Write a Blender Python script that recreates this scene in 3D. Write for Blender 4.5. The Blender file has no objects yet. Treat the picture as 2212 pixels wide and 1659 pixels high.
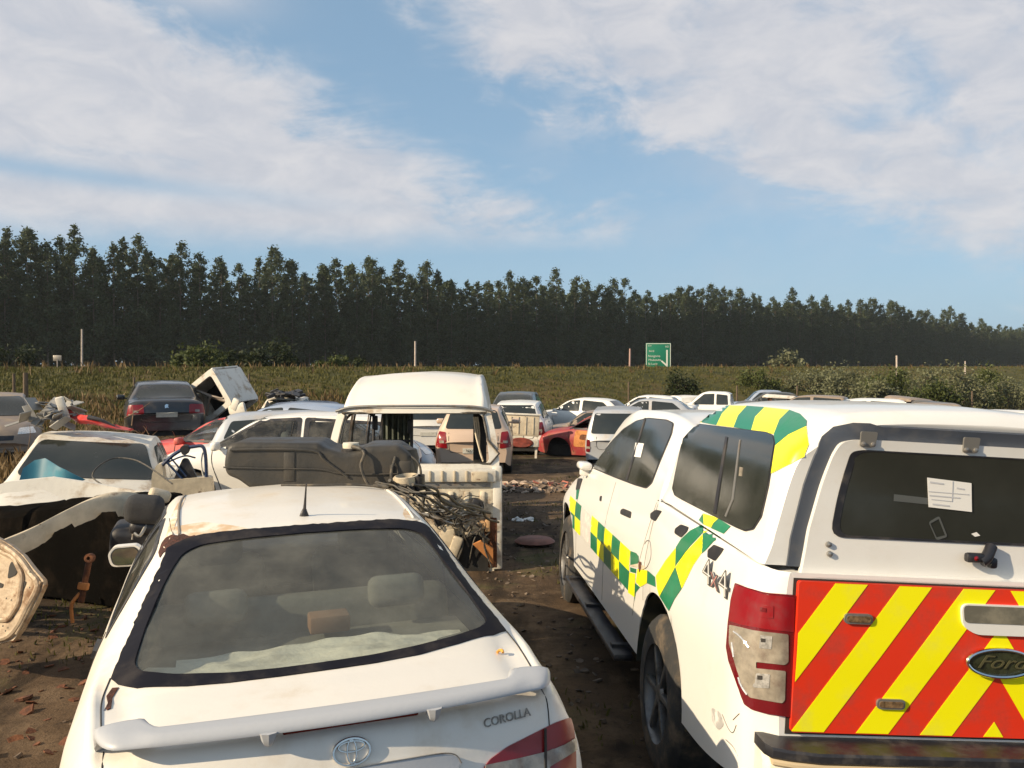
import bpy, bmesh, math, random
import numpy as np
from mathutils import Vector, Matrix, Euler
from mathutils.bvhtree import BVHTree
R = math.radians
random.seed(7); np.random.seed(7)
S = bpy.context.scene
COL = S.collection
# ---------------------------------------------------------------- camera
CAMH, FP, HZ = 2.032, 1826.0, 790.5          # eye height, focal length and horizon in 2212 px wide units
TH = math.atan((829.5 - HZ) / FP)
cam = bpy.data.cameras.new('camera'); cam.sensor_fit = 'HORIZONTAL'; cam.sensor_width = 36
cam.lens = 36 * FP / 2212; cam.clip_end = 5000; cam.clip_start = .05
camo = bpy.data.objects.new('camera', cam); COL.objects.link(camo)
camo.location = (0, 0, CAMH); camo.rotation_euler = (math.pi / 2 - TH, 0, 0)
S.camera = camo
S.view_settings.view_transform = 'Standard'; S.view_settings.look = 'None'
S.view_settings.gamma = 1; S.view_settings.exposure = EXPO = 0.46
CAMP = Vector((0, 0, CAMH))
def ray(px, py):
    dx = (px - 1106) / FP; up = -(py - 829.5) / FP
    c, s = math.cos(TH), math.sin(TH)
    return Vector((dx, c + up * s, -s + up * c))
def at(px, py, Y):
    d = ray(px, py); return CAMP + d * (Y / d.y)
# ---------------------------------------------------------------- node maths
class N:
    """a tiny expression builder for shader maths"""
    t = None
    def __init__(s, sock): s.s = sock
    @staticmethod
    def m(op, *a, clamp=False):
        n = N.t.nodes.new('ShaderNodeMath'); n.operation = op; n.use_clamp = clamp
        for i, v in enumerate(a):
            if isinstance(v, N): N.t.links.new(v.s, n.inputs[i])
            else: n.inputs[i].default_value = v
        return N(n.outputs[0])
    def __add__(s, o): return N.m('ADD', s, o)
    __radd__ = __add__
    def __sub__(s, o): return N.m('SUBTRACT', s, o)
    def __rsub__(s, o): return N.m('SUBTRACT', o, s)
    def __mul__(s, o): return N.m('MULTIPLY', s, o)
    __rmul__ = __mul__
    def __truediv__(s, o): return N.m('DIVIDE', s, o)
    def cl(s): return N.m('ADD', s, 0.0, clamp=True)
def sstep(x, a, b):
    n = N.t.nodes.new('ShaderNodeMapRange'); n.interpolation_type = 'SMOOTHSTEP'
    N.t.links.new(x.s, n.inputs[0]); n.inputs[1].default_value = a; n.inputs[2].default_value = b
    return N(n.outputs[0])
def mixc(f, a, b):
    n = N.t.nodes.new('ShaderNodeMix'); n.data_type = 'RGBA'
    for i, v in ((0, f), (6, a), (7, b)):
        if isinstance(v, N): N.t.links.new(v.s, n.inputs[i])
        elif i == 0: n.inputs[0].default_value = v
        else: n.inputs[i].default_value = (*v[:3], 1)
    return N(n.outputs[2])
def noise(vec, scale, detail=4, rough=.55, dist=0, w=None):
    n = N.t.nodes.new('ShaderNodeTexNoise'); n.inputs['Scale'].default_value = scale
    n.inputs['Detail'].default_value = detail; n.inputs['Roughness'].default_value = rough
    n.inputs['Distortion'].default_value = dist
    if vec is not None: N.t.links.new(vec.s, n.inputs['Vector'])
    return N(n.outputs[0])
def mapping(vec, loc=(0, 0, 0), rot=(0, 0, 0), sc=(1, 1, 1)):
    n = N.t.nodes.new('ShaderNodeMapping'); N.t.links.new(vec.s, n.inputs[0])
    n.inputs[1].default_value = loc; n.inputs[2].default_value = rot; n.inputs[3].default_value = sc
    return N(n.outputs[0])
# ---------------------------------------------------------------- sky and sun
SUNV = Vector((-1.0, -.50, .58)).normalized()
SUN_EL = math.asin(SUNV.z); SUN_AZ = math.atan2(SUNV.x, SUNV.y)
w = bpy.data.worlds.new('World'); S.world = w; w.use_nodes = True
T = w.node_tree; T.nodes.clear(); N.t = T
sky = T.nodes.new('ShaderNodeTexSky'); sky.sky_type = 'NISHITA'; sky.sun_disc = False
sky.sun_elevation = SUN_EL; sky.sun_rotation = SUN_AZ; sky.air_density = 1.0; sky.dust_density = 1.5; sky.ozone_density = 1.2
tc = T.nodes.new('ShaderNodeTexCoord'); gv = N(tc.outputs['Generated'])
sx = T.nodes.new('ShaderNodeSeparateXYZ'); T.links.new(gv.s, sx.inputs[0])
dx_, dy_, dz_ = (N(sx.outputs[i]) for i in range(3))
az = N.m('ARCTAN2', dx_, dy_); el = N.m('ARCSINE', dz_)
K = 1000.0
def A(px): return math.atan((px - 1106) / FP)
# azimuth / elevation scaled so that one unit is about 1000 px of the photograph
U = az * (FP / K); V = el * (FP / K)
cb = T.nodes.new('ShaderNodeCombineXYZ')
T.links.new(U.s, cb.inputs[0]); T.links.new(V.s, cb.inputs[1]); uv = N(cb.outputs[0])
def line(x0, y0, x1, y1):
    """signed distance (in K units) above a line between two directions of the sky"""
    a0, a1 = A(x0) * FP / K, A(x1) * FP / K
    e0 = math.atan((HZ - y0) / FP * math.cos(A(x0))) * FP / K; e1 = math.atan((HZ - y1) / FP * math.cos(A(x1))) * FP / K
    l = math.hypot(a1 - a0, e1 - e0); nx, ny = -(e1 - e0) / l, (a1 - a0) / l
    return U * nx + V * ny - (a0 * nx + e0 * ny)
def blob(x, y, rx, ry, rot=0):
    a = A(x) * FP / K; e = math.atan((HZ - y) / FP * math.cos(A(x))) * FP / K
    du, dv = U - a, V - e; c, s = math.cos(R(rot)), math.sin(R(rot))
    p = (du * c + dv * s) / (rx / K); q = (dv * c - du * s) / (ry / K)
    return N.m('EXPONENT', (p * p + q * q) * -1.0)
warp = noise(mapping(uv, rot=(0, 0, R(28)), sc=(1.0, 2.6, 1)), 2.2, 6, .6, .6)
fine = noise(mapping(uv, loc=(3, 1, 0), rot=(0, 0, R(25)), sc=(1, 2.0, 1)), 7.0, 6, .62, .4)
cell = noise(mapping(uv, loc=(1.3, 4, 0), rot=(0, 0, R(-18)), sc=(1, 1.7, 1)), 3.6, 6, .55, .3)
wv = (warp - .5) * .55 + (fine - .5) * .16
# left bank of cloud: below the long diagonal, above its lower edge
L1 = sstep(line(150, -120, 1200, 470) * -1.0 + wv * .8, -.10, .09)
low = sstep(line(-200, 470, 1250, 520) + wv * .15, -.035, .05)
streak = blob(120, 372, 420, 20, -3) * .75
hole = blob(620, 300, 150, 45, -14) * .0
Lc = L1 * low * (1.0 - streak) * sstep(warp + (fine - .5) * .35 + L1 * .28, .30, .72)
Lc = N.m('MAXIMUM', Lc, blob(560, 175, 230, 62, -22) * sstep(fine + warp, .85, 1.25))
Lc = N.m('MAXIMUM', Lc, blob(420, -10, 140, 40, 0) * .7)
# right field of mottled cloud
R1 = sstep(line(740, -60, 1560, 470) + wv * 1.1, -.06, .16)
R2 = sstep(line(1150, 330, 2250, 640) + wv * .6, -.06, .14)
Rc = R1 * R2 * sstep(cell + (fine - .5) * .5 + R1 * R2 * .28, .36, .80)
Rc = N.m('MAXIMUM', Rc, blob(1330, 220, 150, 70, 20) * sstep(fine + cell, .75, 1.15) * .9)
Rc = N.m('MAXIMUM', Rc, blob(1900, 180, 420, 260, 20) * sstep(cell, .28, .75) * .85)
front = sstep(dy_, -.05, .25)
gen = sstep(noise(mapping(gv, sc=(1, 1, 3.0)), 2.3, 6, .6, .5), .45, .68) * (1.0 - front) * .8
cloud = (N.m('MAXIMUM', Lc, Rc) * front + gen).cl()
above = sstep(dz_, -.01, .03)
cloud = cloud * above
haze = N.m('EXPONENT', N.m('ABSOLUTE', V) * -3.2)
skyN = N(sky.outputs[0])
SK = .078
base = mixc(.42 + haze * .34, skyN, (3.5, 5.7, 7.9))
ccol = mixc(sstep(fine, .3, .75), (5.6, 5.7, 6.2), (7.1, 6.9, 7.0))
tot = mixc(cloud * .88, base, ccol)
bg = T.nodes.new('ShaderNodeBackground'); bg.inputs[1].default_value = SK
T.links.new(tot.s, bg.inputs[0])
wo = T.nodes.new('ShaderNodeOutputWorld'); T.links.new(bg.outputs[0], wo.inputs[0])
sun = bpy.data.lights.new('sun', 'SUN'); sun.energy = 4.9; sun.angle = R(.53); sun.color = (1, .82, .57)
suno = bpy.data.objects.new('sun', sun); COL.objects.link(suno)
suno.rotation_euler = SUNV.to_track_quat('Z', 'Y').to_euler(); suno.location = (-20, -10, 20)
# ---------------------------------------------------------------- materials
def mat(name, col, rough=.5, metal=0, coat=0, dirt=None, damt=0, dsc=3, bump=0, bsc=40, vary=0, vsc=8, spec=.5, dlo=.45, dhi=.7, stretch=(1, 1, 1), trans=0, rand=0):
    m = bpy.data.materials.new(name); m.use_nodes = True; t = m.node_tree; N.t = t
    b = t.nodes['Principled BSDF']; b.inputs['Roughness'].default_value = rough; b.inputs['Metallic'].default_value = metal
    b.inputs['Coat Weight'].default_value = coat; b.inputs['Coat Roughness'].default_value = .08
    b.inputs['Specular IOR Level'].default_value = spec
    if trans: b.inputs['Transmission Weight'].default_value = trans
    tcn = t.nodes.new('ShaderNodeTexCoord'); ob = mapping(N(tcn.outputs['Object']), sc=stretch)
    c = None
    if vary:
        v = noise(ob, vsc, 5, .6)
        c = mixc(sstep(v, .3, .7), tuple(x * (1 - vary) for x in col), tuple(min(1, x * (1 + vary)) for x in col))
    if rand:
        oi = t.nodes.new('ShaderNodeObjectInfo'); r_ = N(oi.outputs['Random'])
        c = mixc(r_, c if c else col, tuple(x * (1 + rand) for x in col))
    if dirt:
        v = noise(ob, dsc, 7, .65); f = sstep(v, dlo, dhi) * damt
        c = mixc(f, c if c else col, dirt)
        t.links.new((f * .6 + rough).s, b.inputs['Roughness'])
        if coat: t.links.new((coat - f * coat).cl().s, b.inputs['Coat Weight'])
    if c: t.links.new(c.s, b.inputs['Base Color'])
    else: b.inputs['Base Color'].default_value = (*col, 1)
    if bump:
        bn = t.nodes.new('ShaderNodeBump'); bn.inputs['Strength'].default_value = bump; bn.inputs['Distance'].default_value = .02
        t.links.new(noise(ob, bsc, 5, .6).s, bn.inputs['Height']); t.links.new(bn.outputs[0], b.inputs['Normal'])
    return m
def glassmat(name, tint, dust, dcol=(.35, .33, .28), dsc=4, base=.25):
    m = bpy.data.materials.new(name); m.use_nodes = True; t = m.node_tree; N.t = t
    t.nodes.remove(t.nodes['Principled BSDF']); out = t.nodes['Material Output']
    tr = t.nodes.new('ShaderNodeBsdfTransparent'); tr.inputs[0].default_value = (*tint, 1)
    gl = t.nodes.new('ShaderNodeBsdfGlossy'); gl.inputs['Roughness'].default_value = .04
    df = t.nodes.new('ShaderNodeBsdfDiffuse'); df.inputs[0].default_value = (*dcol, 1)
    lw = t.nodes.new('ShaderNodeLayerWeight'); lw.inputs[0].default_value = .5; fc = N(lw.outputs['Facing'])
    fr = N.m('POWER', fc, 4.0) * .9 + .045
    m1 = t.nodes.new('ShaderNodeMixShader'); t.links.new(fr.s, m1.inputs[0]); t.links.new(tr.outputs[0], m1.inputs[1]); t.links.new(gl.outputs[0], m1.inputs[2])
    tcn = t.nodes.new('ShaderNodeTexCoord'); ob = N(tcn.outputs['Object'])
    f = (sstep(noise(ob, dsc, 7, .65), .35, .75) * dust + base * dust).cl()
    m2 = t.nodes.new('ShaderNodeMixShader'); t.links.new(f.s, m2.inputs[0]); t.links.new(m1.outputs[0], m2.inputs[1]); t.links.new(df.outputs[0], m2.inputs[2])
    t.links.new(m2.outputs[0], out.inputs[0]); return m
DUST = (.36, .25, .14); RUST = (.10, .035, .015)
M = {}
M['white'] = mat('white_paint', (.78, .75, .69), .38, coat=.35, dirt=(.52, .40, .26), damt=.55, dsc=1.7, dlo=.55, dhi=.85, bump=.02, bsc=60)
M['cor'] = mat('faded_white_paint', (.74, .70, .63), .42, coat=.3, dirt=(.48, .37, .24), damt=.7, dsc=2.6, dlo=.47, dhi=.80, bump=.04, bsc=30)
M['ran'] = mat('clean_white_paint', (.73, .715, .68), .32, coat=.5, dirt=(.55, .47, .35), damt=.35, dsc=2.5, dlo=.5, dhi=.8, bump=.03, bsc=12)
M['dirtwhite'] = mat('dirty_white_paint', (.66, .62, .54), .5, dirt=(.30, .20, .11), damt=.85, dsc=4, dlo=.48, dhi=.72, bump=.1, bsc=25)
M['cream'] = mat('cream_metal', (.52, .44, .32), .6, dirt=RUST, damt=.8, dsc=9, dlo=.58, dhi=.72, bump=.2, bsc=20, vary=.15)
M['spoiler'] = mat('spoiler_paint', (.41, .42, .44), .45, coat=.1, dirt=(.42, .36, .27), damt=.4, dsc=6, dlo=.55, dhi=.8, bump=.05, bsc=60)
M['red'] = mat('red_paint', (.52, .035, .03), .5, coat=.3, dirt=(.55, .33, .25), damt=.5, dsc=3)
M['wreckred'] = mat('wrecked_red_paint', (.26, .02, .022), .55, coat=.2, dirt=(.30, .14, .08), damt=.7, dsc=5)
M['gold'] = mat('pinkish_gold_paint', (.60, .44, .32), .35, metal=.15, coat=.5, dirt=(.5, .36, .24), damt=.3, dsc=3)
M['silver'] = mat('silver_paint', (.50, .51, .52), .35, metal=.3, coat=.4, dirt=(.42, .34, .26), damt=.5, dsc=2.5)
M['bluesil'] = mat('pale_blue_paint', (.34, .40, .50), .3, metal=.3, coat=.4, dirt=DUST, damt=.3, dsc=2.5)
M['black'] = mat('black_paint', (.012, .013, .016), .28, coat=.6, dirt=(.10, .08, .06), damt=.5, dsc=2)
M['dgrey'] = mat('dark_grey_paint', (.06, .065, .065), .4, coat=.4, dirt=(.2, .16, .11), damt=.6, dsc=2)
M['navy'] = mat('dark_blue_paint', (.012, .03, .085), .3, coat=.5, dirt=(.14, .13, .13), damt=.5, dsc=2.5)
M['brown'] = mat('dusty_brown_paint', (.22, .17, .13), .5, coat=.2, dirt=(.34, .26, .18), damt=.7, dsc=3)
M['blue'] = mat('bright_blue_paint', (.05, .14, .30), .4, coat=.3, dirt=(.4, .4, .4), damt=.3)
M['dark'] = mat('dark_interior', (.018, .017, .016), .85, vary=.4)
M['trim'] = mat('black_trim', (.016, .016, .02), .45, dirt=(.13, .11, .09), damt=.4, dsc=9)
M['frit'] = mat('black_window_border', (.010, .010, .015), .6, spec=.12, dirt=(.05, .045, .045), damt=.8, dsc=6)
M['gap'] = mat('panel_gap', (.03, .026, .022), .8)
M['rubber'] = mat('tyre_rubber', (.025, .025, .025), .85, dirt=(.2, .15, .1), damt=.6, dsc=6, bump=.2, bsc=60)
M['rim'] = mat('alloy_rim', (.55, .55, .55), .3, metal=.8, dirt=(.2, .16, .12), damt=.6, dsc=8)
M['chrome'] = mat('chrome', (.72, .72, .72), .12, metal=1)
M['dull'] = mat('dull_metal', (.30, .29, .27), .45, metal=.7, dirt=(.16, .1, .06), damt=.7, dsc=8)
M['plastic'] = mat('black_plastic_tank', (.032, .030, .026), .45, dirt=(.075, .062, .047), damt=.7, dsc=4, dlo=.35, dhi=.75, bump=.15, bsc=30)
M['grip'] = mat('dark_foam', (.03, .03, .032), .9, bump=.3, bsc=80, dirt=(.1, .09, .08), damt=.4)
M['tailred'] = mat('red_lens', (.22, .004, .008), .28, coat=.2, dirt=(.12, .02, .02), damt=.4, dsc=12)
M['darkred'] = mat('dark_red_lens', (.13, .006, .010), .2, coat=.6)
M['lens'] = mat('clear_lens', (.27, .235, .185), .12, coat=1, dirt=(.12, .07, .05), damt=.7, dsc=9, vary=.3, vsc=14)
M['lens2'] = mat('bright_reflector', (.7, .68, .64), .15, metal=.6, vary=.3, vsc=60)
M['plate'] = mat('number_plate', (.62, .60, .52), .4, dirt=(.3, .25, .18), damt=.4, dsc=20)
M['ink'] = mat('black_ink', (.02, .02, .02), .6)
M['paper'] = mat('white_paper', (.74, .72, .68), .7)
M['yellow'] = mat('fluorescent_yellow', (.93, .86, .0), .35, coat=.4, dirt=(.62, .58, .10), damt=.5, dsc=6, dlo=.5, dhi=.8)
M['green'] = mat('reflective_green', (.006, .17, .075), .35, coat=.4, dirt=(.03, .25, .14), damt=.4, dsc=7)
M['orange'] = mat('reflective_red', (.72, .035, .010), .35, coat=.4, dirt=(.40, .04, .02), damt=.7, dsc=6)
M['rust'] = mat('rusted_metal', RUST, .9, vary=.5, vsc=12, dirt=(.22, .09, .04), damt=.8, dsc=16, bump=.6, bsc=40)
M['stain'] = mat('peeled_tan_paint', (.50, .33, .17), .6, dirt=(.66, .55, .40), damt=.8, dsc=7)
M['orangerust'] = mat('orange_primer', (.50, .20, .06), .8, dirt=RUST, damt=.6, dsc=8)
M['wire'] = mat('cable_sheath', (.04, .036, .03), .6, dirt=(.25, .2, .14), damt=.6, dsc=20)
M['teal'] = mat('teal_sheet', (.015, .13, .19), .4, coat=.2, dirt=(.05, .25, .32), damt=.6, dsc=4)
M['cloth'] = mat('pale_cloth', (.80, .76, .66), .85, bump=.5, bsc=12, dirt=(.3, .28, .24), damt=.6, dsc=5)
M['seat'] = mat('grey_seat_fabric', (.15, .15, .135), .9, vary=.35, vsc=5, bump=.05)
M['oldrust'] = mat('dark_rust', (.05, .018, .012), .9, dirt=(.16, .06, .04), damt=.8, dsc=30, bump=.6, bsc=60)
M['wood'] = mat('weathered_wood', (.12, .085, .055), .9, vary=.4, stretch=(8, 8, 1))
M['gum'] = mat('pale_pole', (.48, .40, .34), .8, vary=.2)
M['signg'] = mat('sign_green', (.005, .16, .085), .5, vary=.08)
M['signw'] = mat('sign_white', (.62, .62, .55), .5)
M['bark'] = mat('tree_bark', (.13, .10, .075), .9, vary=.4, vsc=4, bump=.3)
M['g_dark'] = glassmat('tinted_window_glass', (.10, .11, .11), .35, dcol=(.10, .10, .085))
M['g_opaque'] = mat('dark_window_glass', (.020, .023, .020), .06, spec=.7, dirt=(.07, .07, .055), damt=.5, dsc=1.1, dlo=.3, dhi=.9)
M['g_rear'] = glassmat('dusty_rear_glass', (.74, .78, .75), .17, dcol=(.30, .295, .25), dsc=4, base=.8)
M['g_clear'] = glassmat('window_glass', (.62, .66, .66), .18, dcol=(.4, .38, .33))
def leafmat(name, c1, c2, tr=.25):
    m = bpy.data.materials.new(name); m.use_nodes = True; t = m.node_tree; N.t = t
    b = t.nodes['Principled BSDF']; b.inputs['Roughness'].default_value = .6; b.inputs['Specular IOR Level'].default_value = .25
    g = t.nodes.new('ShaderNodeNewGeometry'); r1 = N(g.outputs['Random Per Island'])
    oi = t.nodes.new('ShaderNodeObjectInfo'); r2 = N(oi.outputs['Random'])
    c = mixc((r1 * .65 + r2 * .35).cl(), c1, c2)
    t.links.new(c.s, b.inputs['Base Color'])
    tl = t.nodes.new('ShaderNodeBsdfTranslucent'); t.links.new(c.s, tl.inputs[0])
    mx = t.nodes.new('ShaderNodeMixShader'); mx.inputs[0].default_value = tr
    t.links.new(b.outputs[0], mx.inputs[1]); t.links.new(tl.outputs[0], mx.inputs[2]); t.links.new(mx.outputs[0], t.nodes['Material Output'].inputs[0])
    return m
M['leaf'] = leafmat('eucalyptus_leaves', (.030, .046, .018), (.095, .115, .055))
M['bush'] = leafmat('bush_leaves', (.035, .05, .012), (.11, .125, .035))
M['bush2'] = leafmat('hazy_grey_bush_leaves', (.10, .11, .05), (.19, .19, .11))  # grey-green leaves, paled further to put haze into their colour
M['dkbush'] = leafmat('dark_bush_leaves', (.015, .025, .008), (.05, .06, .02))
M['grass'] = leafmat('grass_blades', (.05, .052, .012), (.125, .115, .03))
M['dry'] = leafmat('dry_grass_blades', (.09, .058, .022), (.24, .16, .075))
# ---------------------------------------------------------------- object helpers
def tag(o, label=None, cat=None, group=None, kind=None):
    if label: o['label'] = label
    if cat: o['category'] = cat
    if group: o['group'] = group
    if kind: o['kind'] = kind
    return o
def thing(name, label, cat, loc=(0, 0, 0), rot=(0, 0, 0), group=None, mode='XYZ'):
    o = bpy.data.objects.new(name, None); COL.objects.link(o); o.empty_display_size = .2
    o.rotation_mode = mode; o.location = loc; o.rotation_euler = rot
    return tag(o, label, cat, group)
def obj(name, vf, m, parent=None, smooth=True, auto=40):
    v, f = vf
    me = bpy.data.meshes.new(name); me.from_pydata([tuple(p) for p in v], [], [tuple(q) for q in f]); me.update()
    if m is not None: me.materials.append(M[m] if isinstance(m, str) else m)
    if smooth:
        me.shade_smooth()
        if auto:
            bm = bmesh.new(); bm.from_mesh(me)
            a = R(auto)
            for e in bm.edges:
                if len(e.link_faces) == 2 and e.calc_face_angle(0) > a: e.smooth = False
            bm.to_mesh(me); bm.free()
    o = bpy.data.objects.new(name, me); COL.objects.link(o)
    if parent: o.parent = parent
    return o
def join(*vfs):
    V_, F_ = [], []
    for v, f in vfs:
        n = len(V_); V_ += [tuple(p) for p in v]; F_ += [tuple(i + n for i in q) for q in f]
    return V_, F_
def xf(vf, mtx): return [tuple(mtx @ Vector(p)) for p in vf[0]], vf[1]
def TR(x, y, z, rx=0, ry=0, rz=0): return Matrix.Translation((x, y, z)) @ Euler((R(rx), R(ry), R(rz))).to_matrix().to_4x4()
def box(cx, cy, cz, sx, sy, sz, bev=0, seg=2):
    bm = bmesh.new(); bmesh.ops.create_cube(bm, size=1)
    for v in bm.verts: v.co = Vector((cx + v.co.x * sx, cy + v.co.y * sy, cz + v.co.z * sz))
    if bev: bmesh.ops.bevel(bm, geom=bm.edges[:], offset=bev, segments=seg, affect='EDGES', profile=.5)
    return out(bm)
def out(bm):
    bm.verts.index_update(); r = ([tuple(v.co) for v in bm.verts], [tuple(v.index for v in f.verts) for f in bm.faces]); bm.free(); return r
def smoothline(pts, n=6):
    P = [Vector(p) for p in pts]
    if len(P) < 3: return P
    Q = [P[0] * 2 - P[1]] + P + [P[-1] * 2 - P[-2]]; o = []
    for i in range(1, len(Q) - 2):
        for k in range(n):
            t = k / n; a, b, c, d = Q[i - 1], Q[i], Q[i + 1], Q[i + 2]
            o.append(.5 * ((2 * b) + (c - a) * t + (2 * a - 5 * b + 4 * c - d) * t * t + (3 * b - a - 3 * c + d) * t ** 3))
    return o + [P[-1]]
def tube(pts, r, k=8, sm=6, closed=False, sx=1):
    P = smoothline(pts, sm) if sm else [Vector(p) for p in pts]
    n = len(P); rs = r if isinstance(r, (list, tuple)) else None
    v, f = [], []; up = Vector((0, 0, 1)); pn = None
    for i, p in enumerate(P):
        t = (P[min(i + 1, n - 1)] - P[max(i - 1, 0)])
        if t.length < 1e-9: t = Vector((0, 1, 0))
        t.normalize()
        if pn is None: pn = t.cross(up if abs(t.z) < .95 else Vector((1, 0, 0))).normalized()
        else:
            pn = (pn - t * pn.dot(t)); pn = pn.normalized() if pn.length > 1e-6 else t.orthogonal().normalized()
        b = t.cross(pn); u = i / max(1, n - 1)
        rr = (rs[0] + (rs[1] - rs[0]) * u) if rs else r
        for j in range(k):
            a = 2 * math.pi * j / k; v.append(p + pn * math.cos(a) * rr * sx + b * math.sin(a) * rr)
    for i in range(n - 1):
        for j in range(k): f.append((i * k + j, i * k + (j + 1) % k, (i + 1) * k + (j + 1) % k, (i + 1) * k + j))
    f.append(tuple(range(k))[::-1]); f.append(tuple((n - 1) * k + j for j in range(k)))
    return v, f
def lathe(prof, k=32, axis='x'):
    """prof: list of (axial, radius)"""
    v, f = [], []; n = len(prof)
    for a, r in prof:
        for j in range(k):
            t = 2 * math.pi * j / k; c, s = math.cos(t) * r, math.sin(t) * r
            v.append((a, c, s) if axis == 'x' else ((c, s, a) if axis == 'z' else (c, a, s)))
    for i in range(n - 1):
        for j in range(k): f.append((i * k + j, i * k + (j + 1) % k, (i + 1) * k + (j + 1) % k, (i + 1) * k + j))
    return v, f
def roundpoly(pts, r=.05, n=4):
    o = []; m = len(pts)
    for i in range(m):
        p0, p, p1 = (Vector(pts[i - 1]), Vector(pts[i]), Vector(pts[(i + 1) % m]))
        rr = min(r, (p0 - p).length * .45, (p1 - p).length * .45)
        a = p + (p0 - p).normalized() * rr; b = p + (p1 - p).normalized() * rr
        for k in range(n + 1):
            t = k / n; o.append((a * (1 - t) ** 2 + p * 2 * t * (1 - t) + b * t * t))
    return [tuple(q) for q in o]
def gridpoly(poly, g, holes=None):
    """fill a 2D polygon with a mesh cut along grid lines; returns a bmesh in the xy plane"""
    bm = bmesh.new(); vs = [bm.verts.new((p[0], p[1], 0)) for p in poly]
    if holes:
        es = [bm.edges.new((vs[i], vs[(i + 1) % len(vs)])) for i in range(len(vs))]
        for h in holes:
            hv = [bm.verts.new((p[0], p[1], 0)) for p in h]
            es += [bm.edges.new((hv[i], hv[(i + 1) % len(hv)])) for i in range(len(hv))]
        bmesh.ops.triangle_fill(bm, use_beauty=True, use_dissolve=False, edges=es)
    else:
        bm.faces.new(vs)
    xs = [p[0] for p in poly]; ys = [p[1] for p in poly]
    for lo, hi, ax in ((min(xs), max(xs), 0), (min(ys), max(ys), 1)):
        k = math.floor(lo / g) + 1
        while k * g < hi - 1e-9:
            no = (1, 0, 0) if ax == 0 else (0, 1, 0); co = (k * g, 0, 0) if ax == 0 else (0, k * g, 0)
            bmesh.ops.bisect_plane(bm, geom=bm.verts[:] + bm.edges[:] + bm.faces[:], plane_co=co, plane_no=no, dist=1e-7)
            k += 1
    return bm
def shell(bm, fn, thick):
    """map flat grid verts with fn -> (pos, dir); add rim of given thickness going inwards along dir"""
    pos = {}
    for v in bm.verts: pos[v] = fn(v.co.x, v.co.y)
    d0 = None
    if thick:
        be = [e for e in bm.edges if len(e.link_faces) == 1]
        r = bmesh.ops.extrude_edge_only(bm, edges=be); newv = [g for g in r['geom'] if isinstance(g, bmesh.types.BMVert)]
        src = {}
        for e in bm.edges:
            a, b = e.verts
            if (a in pos) != (b in pos):
                o, n_ = (a, b) if a in pos else (b, a); src[n_] = o
        for n_, o in src.items(): n_.co = pos[o][0] + pos[o][1] * thick
    for v, (p, d) in pos.items(): v.co = p
    bmesh.ops.recalc_face_normals(bm, faces=bm.faces[:])
    return out(bm)
class Bod:
    """a body surface onto which panels, windows, lamps and stripes are laid"""
    def __init__(s, vf, root):
        s.vf = vf; s.root = root; s.b = BVHTree.FromPolygons([Vector(p) for p in vf[0]], vf[1]); s.cut = []
        eul = root.rotation_euler.copy(); s.inv = (Matrix.Translation(root.location) @ eul.to_matrix().to_4x4()).inverted()
    def hit(s, o, d, off):
        d = d.normalized(); h = s.b.ray_cast(o, d)
        if h[0] is None:
            best = s.b.find_nearest(o + d * max(.1, (Vector((0, 2, .9)) - o).dot(d)))
            q = best[0]; n = best[1]
        else: q, n = h[0], h[1]
        if n.dot(d) > 0: n = -n
        return q + n * off, -n
    def axis(s, ax, u, v, off, far=9):
        if ax == 'rear': o, d = Vector((u, -far, v)), Vector((0, 1, 0))
        elif ax == 'front': o, d = Vector((u, far, v)), Vector((0, -1, 0))
        elif ax == 'left': o, d = Vector((-far, u, v)), Vector((1, 0, 0))
        elif ax == 'right': o, d = Vector((far, u, v)), Vector((-1, 0, 0))
        elif ax == 'top': o, d = Vector((u, v, far)), Vector((0, 0, -1))
        elif ax == 'px':
            o = s.inv @ CAMP; d = (s.inv.to_3x3() @ ray(u, v))
        return s.hit(o, d, off)
    def panel(s, name, ax, poly, m, off=.004, thick=.012, g=.08, parent=None, r=0, holes=None, smooth=True):
        if r: poly = roundpoly(poly, r)
        bm = gridpoly(poly, g, holes)
        return obj(name, shell(bm, lambda u, v: s.axis(ax, u, v, off), thick), m, parent or s.root, smooth)
    def line(s, name, ax, pts, m, wdt=.006, off=.001, parent=None, sm=5, step=None):
        P = smoothline([Vector((p[0], p[1], 0)) for p in pts], sm) if sm else [Vector((p[0], p[1], 0)) for p in pts]
        Q = [s.axis(ax, p.x, p.y, off) for p in P]
        return obj(name, tube([q[0] for q in Q], wdt * .5, 5, 0), m, parent or s.root)
def pchip(x, y, q):
    x = np.asarray(x, float); y = np.asarray(y, float); h = np.diff(x); dl = np.diff(y) / h; d = np.zeros(len(x))
    for i in range(1, len(x) - 1):
        if dl[i - 1] * dl[i] > 0:
            w1 = 2 * h[i] + h[i - 1]; w2 = h[i] + 2 * h[i - 1]; d[i] = (w1 + w2) / (w1 / dl[i - 1] + w2 / dl[i])
    d[0] = dl[0]; d[-1] = dl[-1]
    i = np.clip(np.searchsorted(x, q) - 1, 0, len(x) - 2); t = (q - x[i]) / h[i]
    return ((1 + 2 * t) * (1 - t) ** 2) * y[i] + t * (1 - t) ** 2 * h[i] * d[i] + t * t * (3 - 2 * t) * y[i + 1] + t * t * (t - 1) * h[i] * d[i + 1]
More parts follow.
